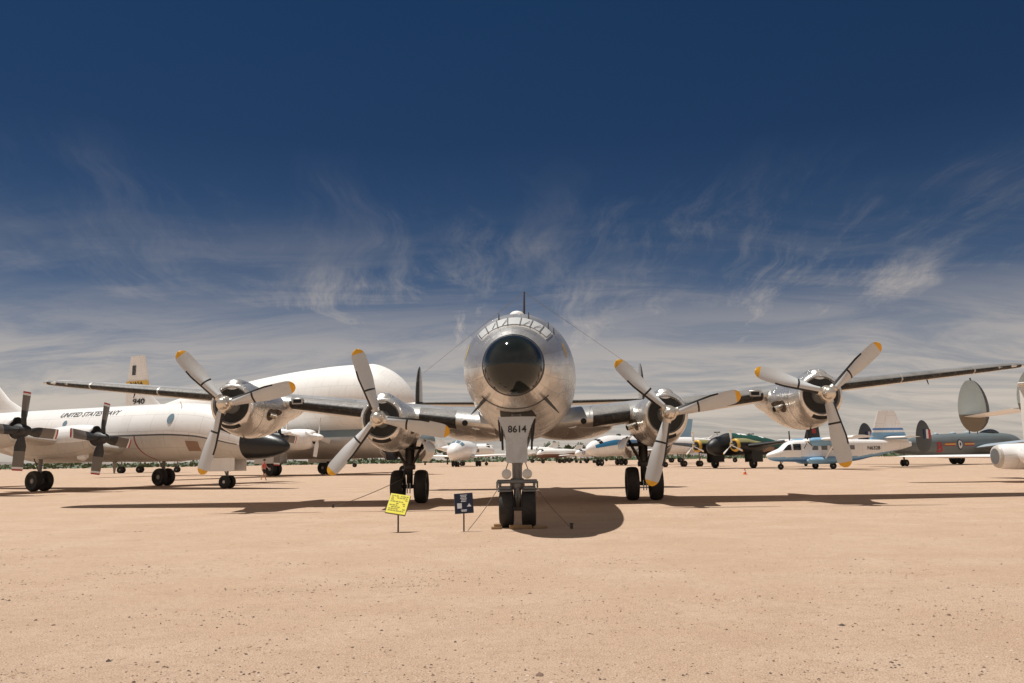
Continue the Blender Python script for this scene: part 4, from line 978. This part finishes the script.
# blue-striped airliner
E_ = thing('jet_airliner', 'white jet airliner with a blue stripe, seen left of the right main gear', 'airliner', (13.06, 150, 0), -R(41.5))
ef = Loft(ell_nose(0, 7, 3.6, 1.9, 1.95, 1.85, 2.95, 9) + [(25, 3.6, 1.9, 1.95, 1.9, 2, 0), (32, 4.0, 1.2, 1.4, 1.3, 2, 0), (39, 4.8, .2, .3, .2, 2, 0)])
def efm(y, t):
    c = math.cos(t)
    if y < 1.2: return 0 if c > -.1 else 2
    return 0 if c > .62 else (1 if y > 7.5 else 3) if c > .12 else 2
mb = MB(); ef.mesh(mb, nose_ys(0, 7, 14) + lin(8, 39, 32), 60, efm); mb.build('fuselage', [M['white'], M['midblue'], M['offwhite'], M['blue']], E_)
for t in (-48, -24, 0, 24, 48):
    mb = MB(); ef.patch(mb, 2.3, 3.2, R(t - 10), R(t + 10), .02, 3, 3); mb.build('cockpit_window', M['glass'], E_)
for y in (10, 14.5, 19, 23.5):
    mb = MB(); p = ef.pt(y, 0); mb.lathe([(p.z - .1, .5), (p.z + .25, .4), (p.z + .35, .05)], 'Z', (0, y, 0), 14); mb.build('roof_aerial', M['shack_dark'], E_)
mb = MB(); wing(mb, [((0, 29.5, 4.9), 7, .08, (1, 0, 0)), ((0, 34.5, 9.3), 3.4, .08, (1, 0, 0))], camber=0); mb.build('tail_fin', M['lightblue'], E_)
for sx in (-1, 1):
    mb = MB(); wing(mb, [((sx * 1.2, 12, 2.5), 6, .12, (0, 0, 1)), ((sx * 13, 21, 3.4), 2, .12, (0, 0, 1))]); mb.build('wing', M['alum_dull'], E_)
    mb = MB(); wing(mb, [((sx * .5, 32.5, 4.8), 3.4, .1, (0, 0, 1)), ((sx * 6, 36, 5.3), 1.6, .1, (0, 0, 1))]); mb.build('tailplane', M['alum_dull'], E_)
    g = gear(E_, sx * 3.6, 15.2, 2.4, .62, .42, True, None, sep=.45)
    for s_ in (-1, 1): wheel(g, (sx * 3.6 + s_ * .45, 16.7, .62), .62, .42, 16)
gear(E_, 0, 3.8, 2.0, .62, .36, True, M['rim_white'], 'nose_gear', .4)

tf, lf = far_plane('parked_jet', 'white jet standing behind the right inner propeller, left of the dark green bomber', 'jet', (24.6, 124, 0), -58, 13, 1.25, 3.1, M['white'], wing_z=2.5, span=5.5, fin_h=.9, rg=.45)
for x, y, rz, L_, r_, zc_, mats_, lab in ((23.5, 330, 60, 17, 1.6, 3.8, M['gull'], 'tan transport far behind the two small white jets'), (4.5, 300, -95, 19, 1.7, 4.0, M['offwhite'], 'white transport far away directly behind the nose gear door'),
        (38.5, 210, -70, 14, 1.4, 3.4, M['offwhite'], 'far white aircraft between the right main gear and the dark green bomber'), (46.5, 190, 66, 13, 1.3, 3.4, M['palegrey'], 'far pale grey aircraft behind the dark green bomber'),
        (-46, 215, 75, 20, 1.6, 3.6, M['gull'], 'far tan aircraft seen under the bulbous cargo aircraft'), (31, 330, 80, 18, 1.5, 3.4, M['brown'], 'far brown aircraft behind the blue-striped airliner')):
    far_plane('parked_aircraft', lab, 'aircraft', (x, y, 0), rz, L_, r_, zc_, mats_, span=7, rg=.6, fin_h=2.2)
tk, lf = far_plane('parked_jet', 'dark-wheeled aircraft standing far behind the white patrol aircraft, mostly hidden by it', 'jet', (-66, 150, 0), 80, 22, 1.5, 3.4, M['gull'], span=9, rg=.6, fin_h=.5)
# ------------------------------------------------------------------ camouflaged twin
T_ = thing('camouflaged_bomber', 'dark green and black twin-engined bomber with yellow engine fronts', 'bomber', (26.8, 103, 0), -R(56))
tf_ = Loft(ell_nose(-4.4, 2.2, 2.75, 1.1, 1.15, 1.2, 2.5, 8) + [(-.8, 2.95, 1.25, 1.32, 1.45, 2, 0), (3.0, 2.85, 1.2, 1.25, 1.3, 2, 0), (9, 2.25, .85, .95, .9, 2, 0), (14.5, 1.9, .35, .5, .4, 2, 0), (17, 1.85, .1, .15, .12, 2, 0)])
def tfm(y, t):
    c = math.cos(t) + .10 * math.sin(1.7 * y) + .05 * math.sin(4.1 * y + 1)
    if c < -.10: return 2 if (.6 < y < 6.5 and c > -.55) else 1
    if y < -1.0: return 1
    return 3 if c > .93 and y > .5 else 0  # off-white strip on the spine: sun highlight put into the fuselage colour
mb = MB(); tf_.mesh(mb, nose_ys(-4.4, -2.2, 10) + lin(-1.9, 17, 60), 56, tfm); mb.build('fuselage', [M['green'], M['bellyblack'], M['tan'], M['offwhite'], M['olive']], T_)
for t in (-50, -18, 18, 50):
    mb = MB(); tf_.patch(mb, -3.3, -2.5, R(t - 14), R(t + 14), .02, 3, 3); mb.build('cockpit_window', M['glass'], T_)
mb = MB(); wing(mb, [((0, 13.2, 2.2), 4.2, .09, (1, 0, 0)), ((0, 14.6, 5.5), 2.3, .09, (1, 0, 0)), ((0, 14.9, 5.75), 1.8, .08, (1, 0, 0))], camber=0); mb.build('tail_fin', M['bellyblack'], T_)
mb = MB(); mb.box((-.16, 15.3, 4.3), (.16, 16.1, 4.9), 0, .02); mb.build('tail_emblem', M['rred'], T_)
tb_ = blade_mesh(.25, 1.75, .30, 22, None).build('blade', [M['rwhite'], M['blade_black'], M['blade_tip']], None, 55)
for sx in (-1, 1):
    mb = MB(); wing(mb, [((sx * .9, -2.1, 2.45), 4.2, .16, (0, 0, 1)), ((sx * 4.5, -1.7, 2.7), 3.5, .15, (0, 0, 1)), ((sx * 10, -.9, 3.2), 1.8, .13, (0, 0, 1))], 15, matfn=lambda i, j: 0 if j < 8 else 1); mb.build('wing', [M['olive'], M['bellyblack']], T_)
    mb = MB(); wing(mb, [((sx * .2, 14.2, 2.3), 2.2, .1, (0, 0, 1)), ((sx * 3.6, 14.7, 2.4), 1.2, .1, (0, 0, 1))]); mb.build('tailplane', M['green'], T_)
    nl = Loft([(-3.2, 0, .62, .62, .62), (-3.1, 0, .74, .74, .74), (-2.7, 0, .80, .80, .82), (-1.6, 0, .82, .80, .95), (.5, -.1, .75, .6, .95), (3, 0, .15, .15, .2)])
    mb = MB(); nl.mesh(mb, [-3.2, -3.16, -3.1, -2.95, -2.78] + lin(-2.55, 3, 18), 32, lambda y, t: 0 if y < -2.95 else (1 if math.cos(t) < .3 else 2)); NB = mb.build('engine_nacelle', [M['cowl_yellow'], M['bellyblack'], M['olive']], T_, loc=(sx * 3, 0, 2.75))
    mb = MB(); mb.lathe([(-3.22, .05), (-3.21, .52), (-3.0, .56)], 'Y', (0, 0, 0), 24); mb.build('engine', M['engine_dark'], NB)
    prop(T_, (sx * 3, -3.55, 2.75), 96, 3, tb_, [(-.25, .01), (-.2, .1), (0, .16), (.3, .14)], M['hub'])
    g = gear(T_, sx * 3, 0, 2.2, .58, .42, False, None)
    mb = MB()
    for s_ in (-1, 1): mb.box((sx * 3 + s_ * .55 - .03, -.8, .75), (sx * 3 + s_ * .55 + .03, 1.1, 2.1), 0, .02)
    mb.build('gear_door', M['bellyblack'], g)
bpy.data.objects.remove(tb_)
gear(T_, 0, 13.8, 1.6, .28, .2, False, None, 'tail_wheel')

# ------------------------------------------------------------------ blue and white high-wing twin
Nn = thing('high_wing_aircraft', 'blue and white high-wing utility aircraft lettered N6328 on its rear fuselage', 'aircraft', (32.3, 88.5, 0), -R(86), None, 1.15)
nf = Loft([(-5.2, 1.25, .04, .04, .04, 2), (-5.1, 1.25, .22, .18, .2, 2.2), (-4.6, 1.3, .5, .36, .5, 2.5), (-3.95, 1.4, .68, .52, .68, 2.8), (-3.3, 1.5, .76, .93, .80, 3.0), (-2.7, 1.6, .80, 1.02, .92, 3.4), (-1.5, 1.62, .80, 1.03, .95, 4), (2.5, 1.62, .80, 1.03, .95, 4), (4.5, 1.75, .66, .86, .75, 3.5), (7, 2.0, .36, .5, .45, 3), (8.5, 2.15, .12, .2, .2, 3)])
def nfm(y, t):
    c = math.cos(t)
    return 0 if c > -.28 else (2 if c > -.5 else 1)
nfm2 = lambda y, t: 0 if nf.pt(y, t).z > 1.12 + max(0, y - 3) * .13 else (2 if nf.pt(y, t).z > .92 + max(0, y - 3) * .13 else 1)
mb = MB(); nf.mesh(mb, lin(-5.2, -2.5, 26) + lin(-2.3, 8.5, 44), 72, nfm2); mb.build('fuselage', [M['white'], M['skyblue'], M['lightblue']], Nn)
for sx in (-1, 1):
    for pts in ([(-3.85, 1.72), (-3.12, 1.74), (-3.12, 2.26), (-3.35, 2.22)], [(-2.95, 1.74), (-2.25, 1.74), (-2.25, 2.30), (-2.95, 2.28)]):
        def th_(y, z):
            c = (z - nf.f[0](y)) / nf.f[2](y); c = max(-1, min(1, c)); e = nf.f[4](y); cs = math.copysign(abs(c) ** (e / 2), c); return math.acos(max(-1, min(1, cs))) * sx
        def qf(a, b):
            lo_q = [pts[0][q] + (pts[1][q] - pts[0][q]) * a for q in (0, 1)]; hi_q = [pts[3][q] + (pts[2][q] - pts[3][q]) * a for q in (0, 1)]
            y, z = [lo_q[q] + (hi_q[q] - lo_q[q]) * b for q in (0, 1)]; return y, th_(y, z)
        mb = MB(); nf.patch(mb, 0, 0, 0, 0, .02, 6, 6, 0, qf); mb.build('cockpit_window', M['glass'], Nn)
    for k in range(5):
        y = -1.2 + .85 * k; mb = MB(); mb.box((sx * .80 - .012, y, 1.72), (sx * .80 + .012, y + .55, 2.12), 0, .01); mb.build('cabin_window', M['gearcase'], Nn)
    mb = MB(); wing(mb, [((sx * x, -1.0, 2.62 + .01 * x), 1.85, .16, (0, 0, 1)) for x in (0.05, 4, 8.2)], 15); mb.build('wing', M['white'], Nn)
    nl = Loft([(-1.95, 0, .22, .22, .24), (-1.8, 0, .30, .30, .34), (-1.0, 0, .34, .34, .42), (0, 0, .30, .28, .36), (1.1, 0, .1, .1, .1)])
    mb = MB(); nl.mesh(mb, lin(-1.95, 1.1, 14), 24); mb.build('engine_nacelle', M['lightblue'], Nn, loc=(sx * 2.0, 0, 2.48))
    bb = blade_mesh(.12, 1.15, .20, 14, None, True, .89, .922, False, False).build('blade', [M['gearcase'], M['p3cuff'], M['rwhite'], M['p3cuff']], None, 55)
    prop(Nn, (sx * 2.0, -2.1, 2.48), 95, 3, bb, [(-.3, .01), (-.2, .12), (.12, .2)], M['white']); bpy.data.objects.remove(bb)
    mb = MB(); mb.tube([(sx * 1.35, -.35, .85), (sx * 3.9, -.3, 2.62)], .085, 10); mb.build('wing_strut', M['white'], Nn)
    po = Loft(ell_nose(-2.0, .8, .72, .34, .30, .30, .72, 7) + [(.2, .72, .36, .30, .30, 2, 0), (1.5, .74, .08, .08, .08, 2, 0)])
    mb = MB(); po.mesh(mb, nose_ys(-2.0, -1.2, 8) + lin(-1.0, 1.5, 12), 24); mb.build('landing_gear_pod', M['lightblue'], Nn, loc=(sx * 1.30, 0, .05))
    mb = MB(); mb.box((sx * 1.05 - .4, -.9, .70), (sx * 1.05 + .4, .3, .82), 0, .03); mb.build('stub_wing', M['skyblue'], Nn)
    mb = MB(); wing(mb, [((sx * .05, 5.9, 2.75), 2.2, .10, (0, 0, 1)), ((sx * 2.8, 6.4, 2.75), 1.5, .10, (0, 0, 1))]); mb.build('tailplane', M['white'], Nn)
    gear(Nn, sx * 1.30, -.1 + .5 * (sx > 0), .6, .30, .22, False, None)
gear(Nn, 0, -3.9, .9, .27, .2, False, None, 'nose_gear')
mb = MB(); wing(mb, [((0, 3.6 + (z - 2.0) * .62 if z < 2.6 else 4.6 + (z - 2.6) * .36, z), (8.5 + .0 * z) - (3.6 + (z - 2.0) * .62 if z < 2.6 else 4.6 + (z - 2.6) * .36) - (z - 2) * .42, .08, (1, 0, 0)) for z in (2.0, 2.6, 2.95, 3.25, 3.45, 3.65, 4.3, 5.25)], 13, camber=0, matfn=lambda i, j: [0, 1, 1, 0, 2, 0, 0][i]); mb.build('tail_fin', [M['white'], M['lightblue'], M['skyblue']], Nn)
mb = MB(); lettering(mb, 'N6328', .46, lambda u, v: Vector((nf.f[1](4.6 + u) * .985 + .03, 4.6 + u, 1.83 + v)), 0, True); mb.build('registration', M['ink'], Nn)

# ------------------------------------------------------------------ dark grey maritime bomber
H_ = thing('maritime_bomber', 'dark grey twin-tailed maritime bomber with a roundel and red code letter, at the right', 'bomber', (53.9, 104.4, 0), R(121.7), None, 1.16)
hf = Loft(ell_nose(-14, 2.5, 2.1, 1.2, 1.25, 1.2, 1.9, 7) + [(-9, 2.1, 1.3, 1.35, 1.35, 2.3, 0), (0, 2.0, 1.25, 1.3, 1.3, 2.3, 0), (5, 2.0, .95, 1.0, 1.0, 2.2, 0), (9, 1.9, .5, .6, .6, 2, 0), (11, 1.85, .12, .2, .2, 2, 0)])
mb = MB(); hf.mesh(mb, nose_ys(-14, -11.5, 9) + lin(-11, 11, 44), 48); HF = mb.build('fuselage', M['shack'], H_)
for r_, mt, off in ((.47, 'rblue', .02), (.35, 'rwhite', .03), (.14, 'rblue', .04)):
    mb = MB(); hf.disc(mb, 0.0, -R(84), r_, off, 0, 28); mb.build('roundel', M[mt], HF)
for a_, b_ in ((-.8, -2.6), (.8, 2.6)):
    mb = MB(); hf.patch(mb, a_, b_, -R(78), -R(90), .02, 4, 2); RB = mb.build('roundel_bar', M['rred'], HF)
    mb = MB(); hf.patch(mb, a_, b_, -R(81.5), -R(86.5), .03, 4, 2); mb.build('roundel_bar', M['yellow_band'], HF)
mb = MB(); lettering(mb, 'B', 1.25, lambda u, v: hf.pt(3.4 - u, -(R(100) - v / 1.05), .02), 0, True, 1.4, 4); mb.build('code_letter', M['rred'], HF)
cpy = Loft([(-9.5, 3.2, .1, .1, .1), (-9.2, 3.3, .5, .35, .3), (-8.2, 3.35, .6, .5, .4), (-6.8, 3.3, .5, .35, .3), (-6, 3.2, .1, .1, .1)])
mb = MB(); cpy.mesh(mb, lin(-9.5, -6, 12), 20); mb.build('canopy', M['glass'], H_)
for yy, sz in ((2.2, .28), (-.9, .36), (-3.6, .42)):
    mb = MB(); p = hf.pt(yy, 0); mb.lathe([(p.z - .15, sz), (p.z + .08, sz * .9), (p.z + .2, sz * .4), (p.z + .22, .02)], 'Z', (0, yy, 0), 16); mb.build('dorsal_blister', M['palegrey'], H_)
mb = MB(); p = hf.pt(4.2, 0); mb.tube([p, p + Vector((0, .1, 1.1))], [.05, .02], 6); mb.build('aerial', M['rwhite'], H_)
for sx in (-1, 1):
    mb = MB(); oval_fin(mb, sx * 3.2, 9.6, 2.9, 1.6, 1.25, 15, .10); FN = mb.build('tail_fin', M['shack_dark'], H_)
    for k, mt in enumerate(('rblue', 'rwhite', 'rred')):
        mb = MB(); mb.box((sx * 3.2 - .15, 9.25 - .38 * k, 2.7), (sx * 3.2 + .15, 9.61 - .38 * k, 3.6), 0, .01); mb.build('fin_flash', M[mt], FN)
    gear(H_, sx * 2.8, -6, 1.9, .68, .5, True, None, sep=.36)
    mb = MB(); wing(mb, [((sx * 1.0, -7.6, 1.75), 5.0, .14, (0, 0, 1)), ((sx * 16, -6.0, 3.3), 2.4, .13, (0, 0, 1))], 15, matfn=lambda i, j: 0); mb.build('wing', M['palegrey'], H_)
mb = MB(); wing(mb, [((-3.2, 8.7, 2.3), 2.2, .1, (0, 0, 1)), ((3.2, 8.7, 2.3), 2.2, .1, (0, 0, 1))]); mb.build('tailplane', M['shack_dark'], H_)
gear(H_, 0, 8.0, 1.4, .34, .26, True, None, 'tail_wheel')

# ------------------------------------------------------------------ green-finned aircraft cut by the right edge
I_ = thing('triple_tail_aircraft', 'aircraft tail with large oval pale green fins, at the right edge under the wing tip', 'aircraft', (29.05, 46.5, 0), R(105))
def ovm(i, j): return (2 if 9 <= j <= 14 and i > 1 else (1 if i < 7 else 0))
for x, z0, z1 in ((4.55, 2.74, 5.92), (0, 3.2, 6.15), (-4.55, 2.74, 5.92)):
    mb = MB(); oval_fin(mb, x, 0, (z0 + z1) / 2, (z1 - z0) / 2, 1.12 if x else 1.4, 19, .12, (1, 0, 0), ovm, 0); FN = mb.build('tail_fin', [M['finglass'], M['fintan'], M['line_dark']], I_)
    mb = MB(); mb.tube([(x, -.05, z1 - .05), (x, -.05, z1 + .10)], .05, 8); mb.tube([(x - .0, -.25, z0 + .02), (x, -.25, z0 - .12)], .03, 6); mb.tube([(x, .35, z0 + .1), (x, .35, z0 - .1)], .03, 6); mb.build('static_wick', M['line_dark'], FN)
for sx in (-1, 1):
    mb = MB(); wing(mb, [((sx * .3, -.9, 3.9), 2.3, .09, (0, 0, 1)), ((sx * 4.55, -.75, 3.66), 1.5, .09, (0, 0, 1)), ((sx * 4.9, -.5, 3.64), 1.0, .09, (0, 0, 1))], camber=0); mb.build('tailplane', M['white'], I_)
tf2 = Loft([(-22, 3.8, 1.7, 1.7, 1.7), (-12, 3.9, 1.4, 1.45, 1.4), (-4, 3.95, .62, .7, .6), (-1.3, 4.0, .25, .3, .25), (-.3, 4.0, .05, .05, .05)])
mb = MB(); tf2.mesh(mb, lin(-22, -.3, 24), 36); mb.build('fuselage', M['white'], I_)
for x in (-3.5, 3.5): gear(I_, x, -20, 3.0, .55, .4, True)

J_ = thing('propeller_aircraft', 'white aircraft with thin low wing and round engine pod, cut by the right edge', 'aircraft', (25.0, 43.4, 0), 0)
mb = MB(); wing(mb, [((-4.75, .9, 1.36), .5, .07, (0, 0, 1)), ((-4.3, .3, 1.34), 1.3, .08, (0, 0, 1)), ((0, -.2, 1.28), 1.9, .11, (0, 0, 1)), ((4, -.5, 1.2), 2.4, .12, (0, 0, 1))], 15, camber=0.02); mb.build('wing', M['white'], J_)
nj = Loft([(-1.15, 0, .42, .42, .42), (-1.10, 0, .52, .52, .52), (-.8, 0, .60, .60, .62), (.2, 0, .64, .64, .66), (2.4, 0, .55, .55, .58), (4, 0, .2, .2, .2)])
mb = MB(); nj.mesh(mb, [-1.15, -1.13, -1.1, -1.0] + lin(-.85, 4, 18), 36, lambda y, t: 1 if y < -.98 else 0); nb = mb.build('engine_pod', [M['white'], M['gull']], J_, loc=(.30, -1.0, 1.30)); nb.rotation_euler = (0, 0, -PI / 2)
mb = MB(); mb.lathe([(-1.155, .02), (-1.15, .40)], 'Y', (0, 0, 0), 28); mb.build('air_intake', M['gearcase'], nb)
jf = Loft([(-9.5, 1.35, .55, .55, .5), (-5, 1.35, .5, .5, .48), (-1, 1.3, .2, .3, .25), (.9, 1.25, .05, .08, .06)])
mb = MB(); jf.mesh(mb, lin(-9.5, .9, 24), 28); o = mb.build('fuselage', M['white'], J_, loc=(-2.85, -7.2, 0)); o.rotation_euler = (0, 0, R(148.7))
mb = MB(); wing(mb, [((0, -1.5, .32), 2.2, .20, (1, 0, 0)), ((0, -1.45, 1.6), 2.2, .19, (1, 0, 0)), ((0, -1.2, 4.2), 1.9, .19, (1, 0, 0)), ((0, -1.0, 4.38), 1.6, .16, (1, 0, 0))], 15, camber=0, matfn=lambda i, j: 1 if i == 0 else 0)
mb.box((-.22, -.9, 4.36), (.22, .75, 4.46), 0, .03); o = mb.build('tail_fin', [M['concrete'], M['gull']], J_, loc=(-2.85, -7.2, 0)); o.rotation_euler = (0, 0, R(148.7))
gear(J_, -2.65, -6.7, .5, .20, .14, False, None, 'tail_wheel'); gear(J_, 2.2, 0.4, 1.2, .36, .25, False, None)

# ------------------------------------------------------------------ small things
mb = MB(); mb.box((-.17, -.17, .002), (.17, .17, .04), 0, .02); mb.lathe([(.04, .13), (.2, .10), (.201, .101), (.32, .068), (.46, .035), (.47, .0)], 'Z', (0, 0, 0), 20, lambda i, j: 1 if i == 2 else 0)
tag(mb.build('traffic_cone', [M['orange'], M['rwhite']], loc=(18.75, 68.73, 0)), 'small orange traffic cone on the sand in front of the dark green bomber', 'traffic cone')
for k, (x, y, h, lab) in enumerate(((62.97, 260, 8.8, 'thin lamp post on the skyline above the dark green bomber, left of two'), (73.4, 260, 8.1, 'thin lamp post on the skyline near the blue and white aircraft nose, right of two'))):
    t = thing('lamp_post', lab, 'lamp post', (x, y, 0), 0, 'lamp posts on the skyline')
    mb = MB(); mb.tube([(0, 0, 0), (0, 0, h)], [.14, .09], 8); mb.build('pole', M['strut_dark'], t)
    for sx in (-1, 1):
        mb = MB(); mb.box((sx * .55 - .35, -.25, h - .25), (sx * .55 + .35, .25, h + .1), 0, .05); mb.tube([(0, 0, h - .1), (sx * .4, 0, h - .05)], .06, 6); mb.build('lamp_head', M['strut_dark'], t)

def tree(loc, h, w, label, mats, seed, n=900):
    r_ = random.Random(seed); t = thing('tree', label, 'tree', loc, r_.random() * 6, 'trees far behind the aircraft')
    mb = MB(); mb.tube([(0, 0, 0), (.1, 0, h * .25), (.0, .1, h * .5)], [.28, .2, .12], 8)
    cl = []
    for k in range(16):
        a, q = r_.random() * 6.28, math.sqrt(r_.random()) * w * .75; z = h * (.34 + .52 * r_.random()) * (1 - .25 * (q / w) ** 2)
        c = (q * math.cos(a), q * math.sin(a), z); cl.append((c, (.5 + .5 * r_.random()) * w * .36))
        mb.tube([(0, 0, h * .28), (c[0] * .5, c[1] * .5, h * .3 + (z - h * .3) * .6), c], [.10, .06, .02], 5)
    mb.build('trunk', M['bark'], t)
    mb = MB()
    for (c, s_) in cl:
        for i in range(n // 16):
            d = Vector((r_.gauss(0, 1), r_.gauss(0, 1), r_.gauss(0, .75))).normalized() * s_ * r_.random() ** .4; p = Vector(c) + d
            u = Vector((r_.gauss(0, 1), r_.gauss(0, 1), r_.gauss(0, 1))).normalized(); v = u.orthogonal().normalized(); e = .22 + .26 * r_.random()
            mb.add([p - u * e, p + v * e * .6, p + u * e, p - v * e * .6], [(0, 1, 2, 3)], 0 if r_.random() < .6 else 1)
    mb.build('crown', mats, t, smooth=0)
ml = [M['leaf_a'], M['leaf_b']]
for k, (x, y, h, w, lab) in enumerate(((-27.5, 262, 7.6, 4.4, 'leafy green tree behind the white jet, left of its cockpit'), (-21.5, 274, 7.2, 4.2, 'green tree just behind the roof of the white jet facing the camera'), (10.2, 300, 7.0, 4.2, 'green tree behind the small brown-bellied jet'), (15.5, 306, 8.4, 5.0, 'dense green tree behind the two small white jets'), (22.0, 298, 7.8, 4.4, 'green tree behind the nose of the blue-striped airliner'), (-34.5, 280, 7.0, 4.6, 'green tree seen just right of the left main gear'))):
    tree((x, y, 0), h, w, lab, ml, 40 + k)
rs = random.Random(77); mb = MB()
for i in range(7500):
    az = R(-38 + 76 * rs.random()); d = 420 + 130 * rs.random()
    p = Vector((d * math.sin(az), d * math.cos(az), .2 + 3.6 * rs.random() ** 1.8 * (.55 + .45 * math.sin(az * 60) * math.sin(az * 23)))); u = Vector((rs.gauss(0, 1), rs.gauss(0, 1), rs.gauss(0, 1))).normalized(); v = u.orthogonal().normalized(); e = .7 + .9 * rs.random()
    mb.add([p - u * e, p + v * e * .6, p + u * e, p - v * e * .6], [(0, 1, 2, 3)], 0 if rs.random() < .5 else 1)
tag(mb.build('scrub', ml, smooth=0), kind='stuff')

# ------------------------------------------------------------------ person
def skinned(name, pts, edges, radii, mat, parent, sub=2):
    me = bpy.data.meshes.new(name); me.from_pydata(pts, edges, []); me.materials.append(mat)
    o = bpy.data.objects.new(name, me); C.objects.link(o)
    md = o.modifiers.new('skin', 'SKIN'); 
    for i, r_ in enumerate(radii): me.skin_vertices[0].data[i].radius = (r_, r_) if not isinstance(r_, tuple) else r_
    me.skin_vertices[0].data[0].use_root = True
    ss = o.modifiers.new('sub', 'SUBSURF'); ss.levels = sub; ss.render_levels = sub
    dg = bpy.context.evaluated_depsgraph_get(); m2 = bpy.data.meshes.new_from_object(o.evaluated_get(dg)); bpy.data.objects.remove(o)
    m2.polygons.foreach_set('use_smooth', [True] * len(m2.polygons)); m2.name = name
    if not m2.materials: m2.materials.append(mat)
    o = bpy.data.objects.new(name, m2); C.objects.link(o); o.parent = parent; return o
Pn = thing('person', 'person in a coral shirt and black shorts walking beside the cargo aircraft wheels', 'person', (-21.48, 72.73, 0), R(80))
pts = [(0, 0, .96), (0, .01, 1.15), (0, .02, 1.36), (0, .0, 1.50), (0, -.02, 1.58), (0, -.03, 1.70), (0, -.02, 1.79),
       (-.10, 0, .90), (-.11, -.16, .52), (-.11, -.20, .10), (-.11, -.32, .05), (.10, 0, .90), (.11, .10, .50), (.11, .34, .14), (.11, .26, .05),
       (-.18, .02, 1.42), (-.24, .12, 1.16), (-.24, .06, .93), (-.23, .03, .84), (.18, .02, 1.42), (.24, -.10, 1.17), (.23, -.28, 1.02), (.22, -.36, .98)]
eds = [(0, 1), (1, 2), (2, 3), (3, 4), (4, 5), (5, 6), (0, 7), (7, 8), (8, 9), (9, 10), (0, 11), (11, 12), (12, 13), (13, 14), (2, 15), (15, 16), (16, 17), (17, 18), (2, 19), (19, 20), (20, 21), (21, 22)]
rad_p = [.13, .125, .13, .06, .055, .095, .07, .09, .058, .042, .035, .09, .058, .042, .035, .055, .043, .032, .035, .055, .043, .032, .035]
skinned('body', pts, eds, rad_p, M['skin'], Pn)
skinned('shirt', [(0, 0, .94), (0, .01, 1.15), (0, .02, 1.36), (0, .01, 1.47), (-.18, .02, 1.41), (-.225, .09, 1.24), (.18, .02, 1.41), (.225, -.06, 1.25)], [(0, 1), (1, 2), (2, 3), (2, 4), (4, 5), (2, 6), (6, 7)], [.165, .155, .16, .07, .08, .07, .08, .07], M['shirt'], Pn)
skinned('shorts', [(0, 0, .96), (-.10, 0, .86), (-.115, -.12, .58), (.10, 0, .86), (.115, .07, .58)], [(0, 1), (1, 2), (0, 3), (3, 4)], [.15, .12, .095, .12, .095], M['shorts'], Pn)
mb = MB(); mb.lathe([(1.68, .098), (1.74, .115), (1.81, .10), (1.845, .05), (1.85, .0)], 'Z', (0, .0, 0), 16); mb.build('hair', M['hair'], Pn)
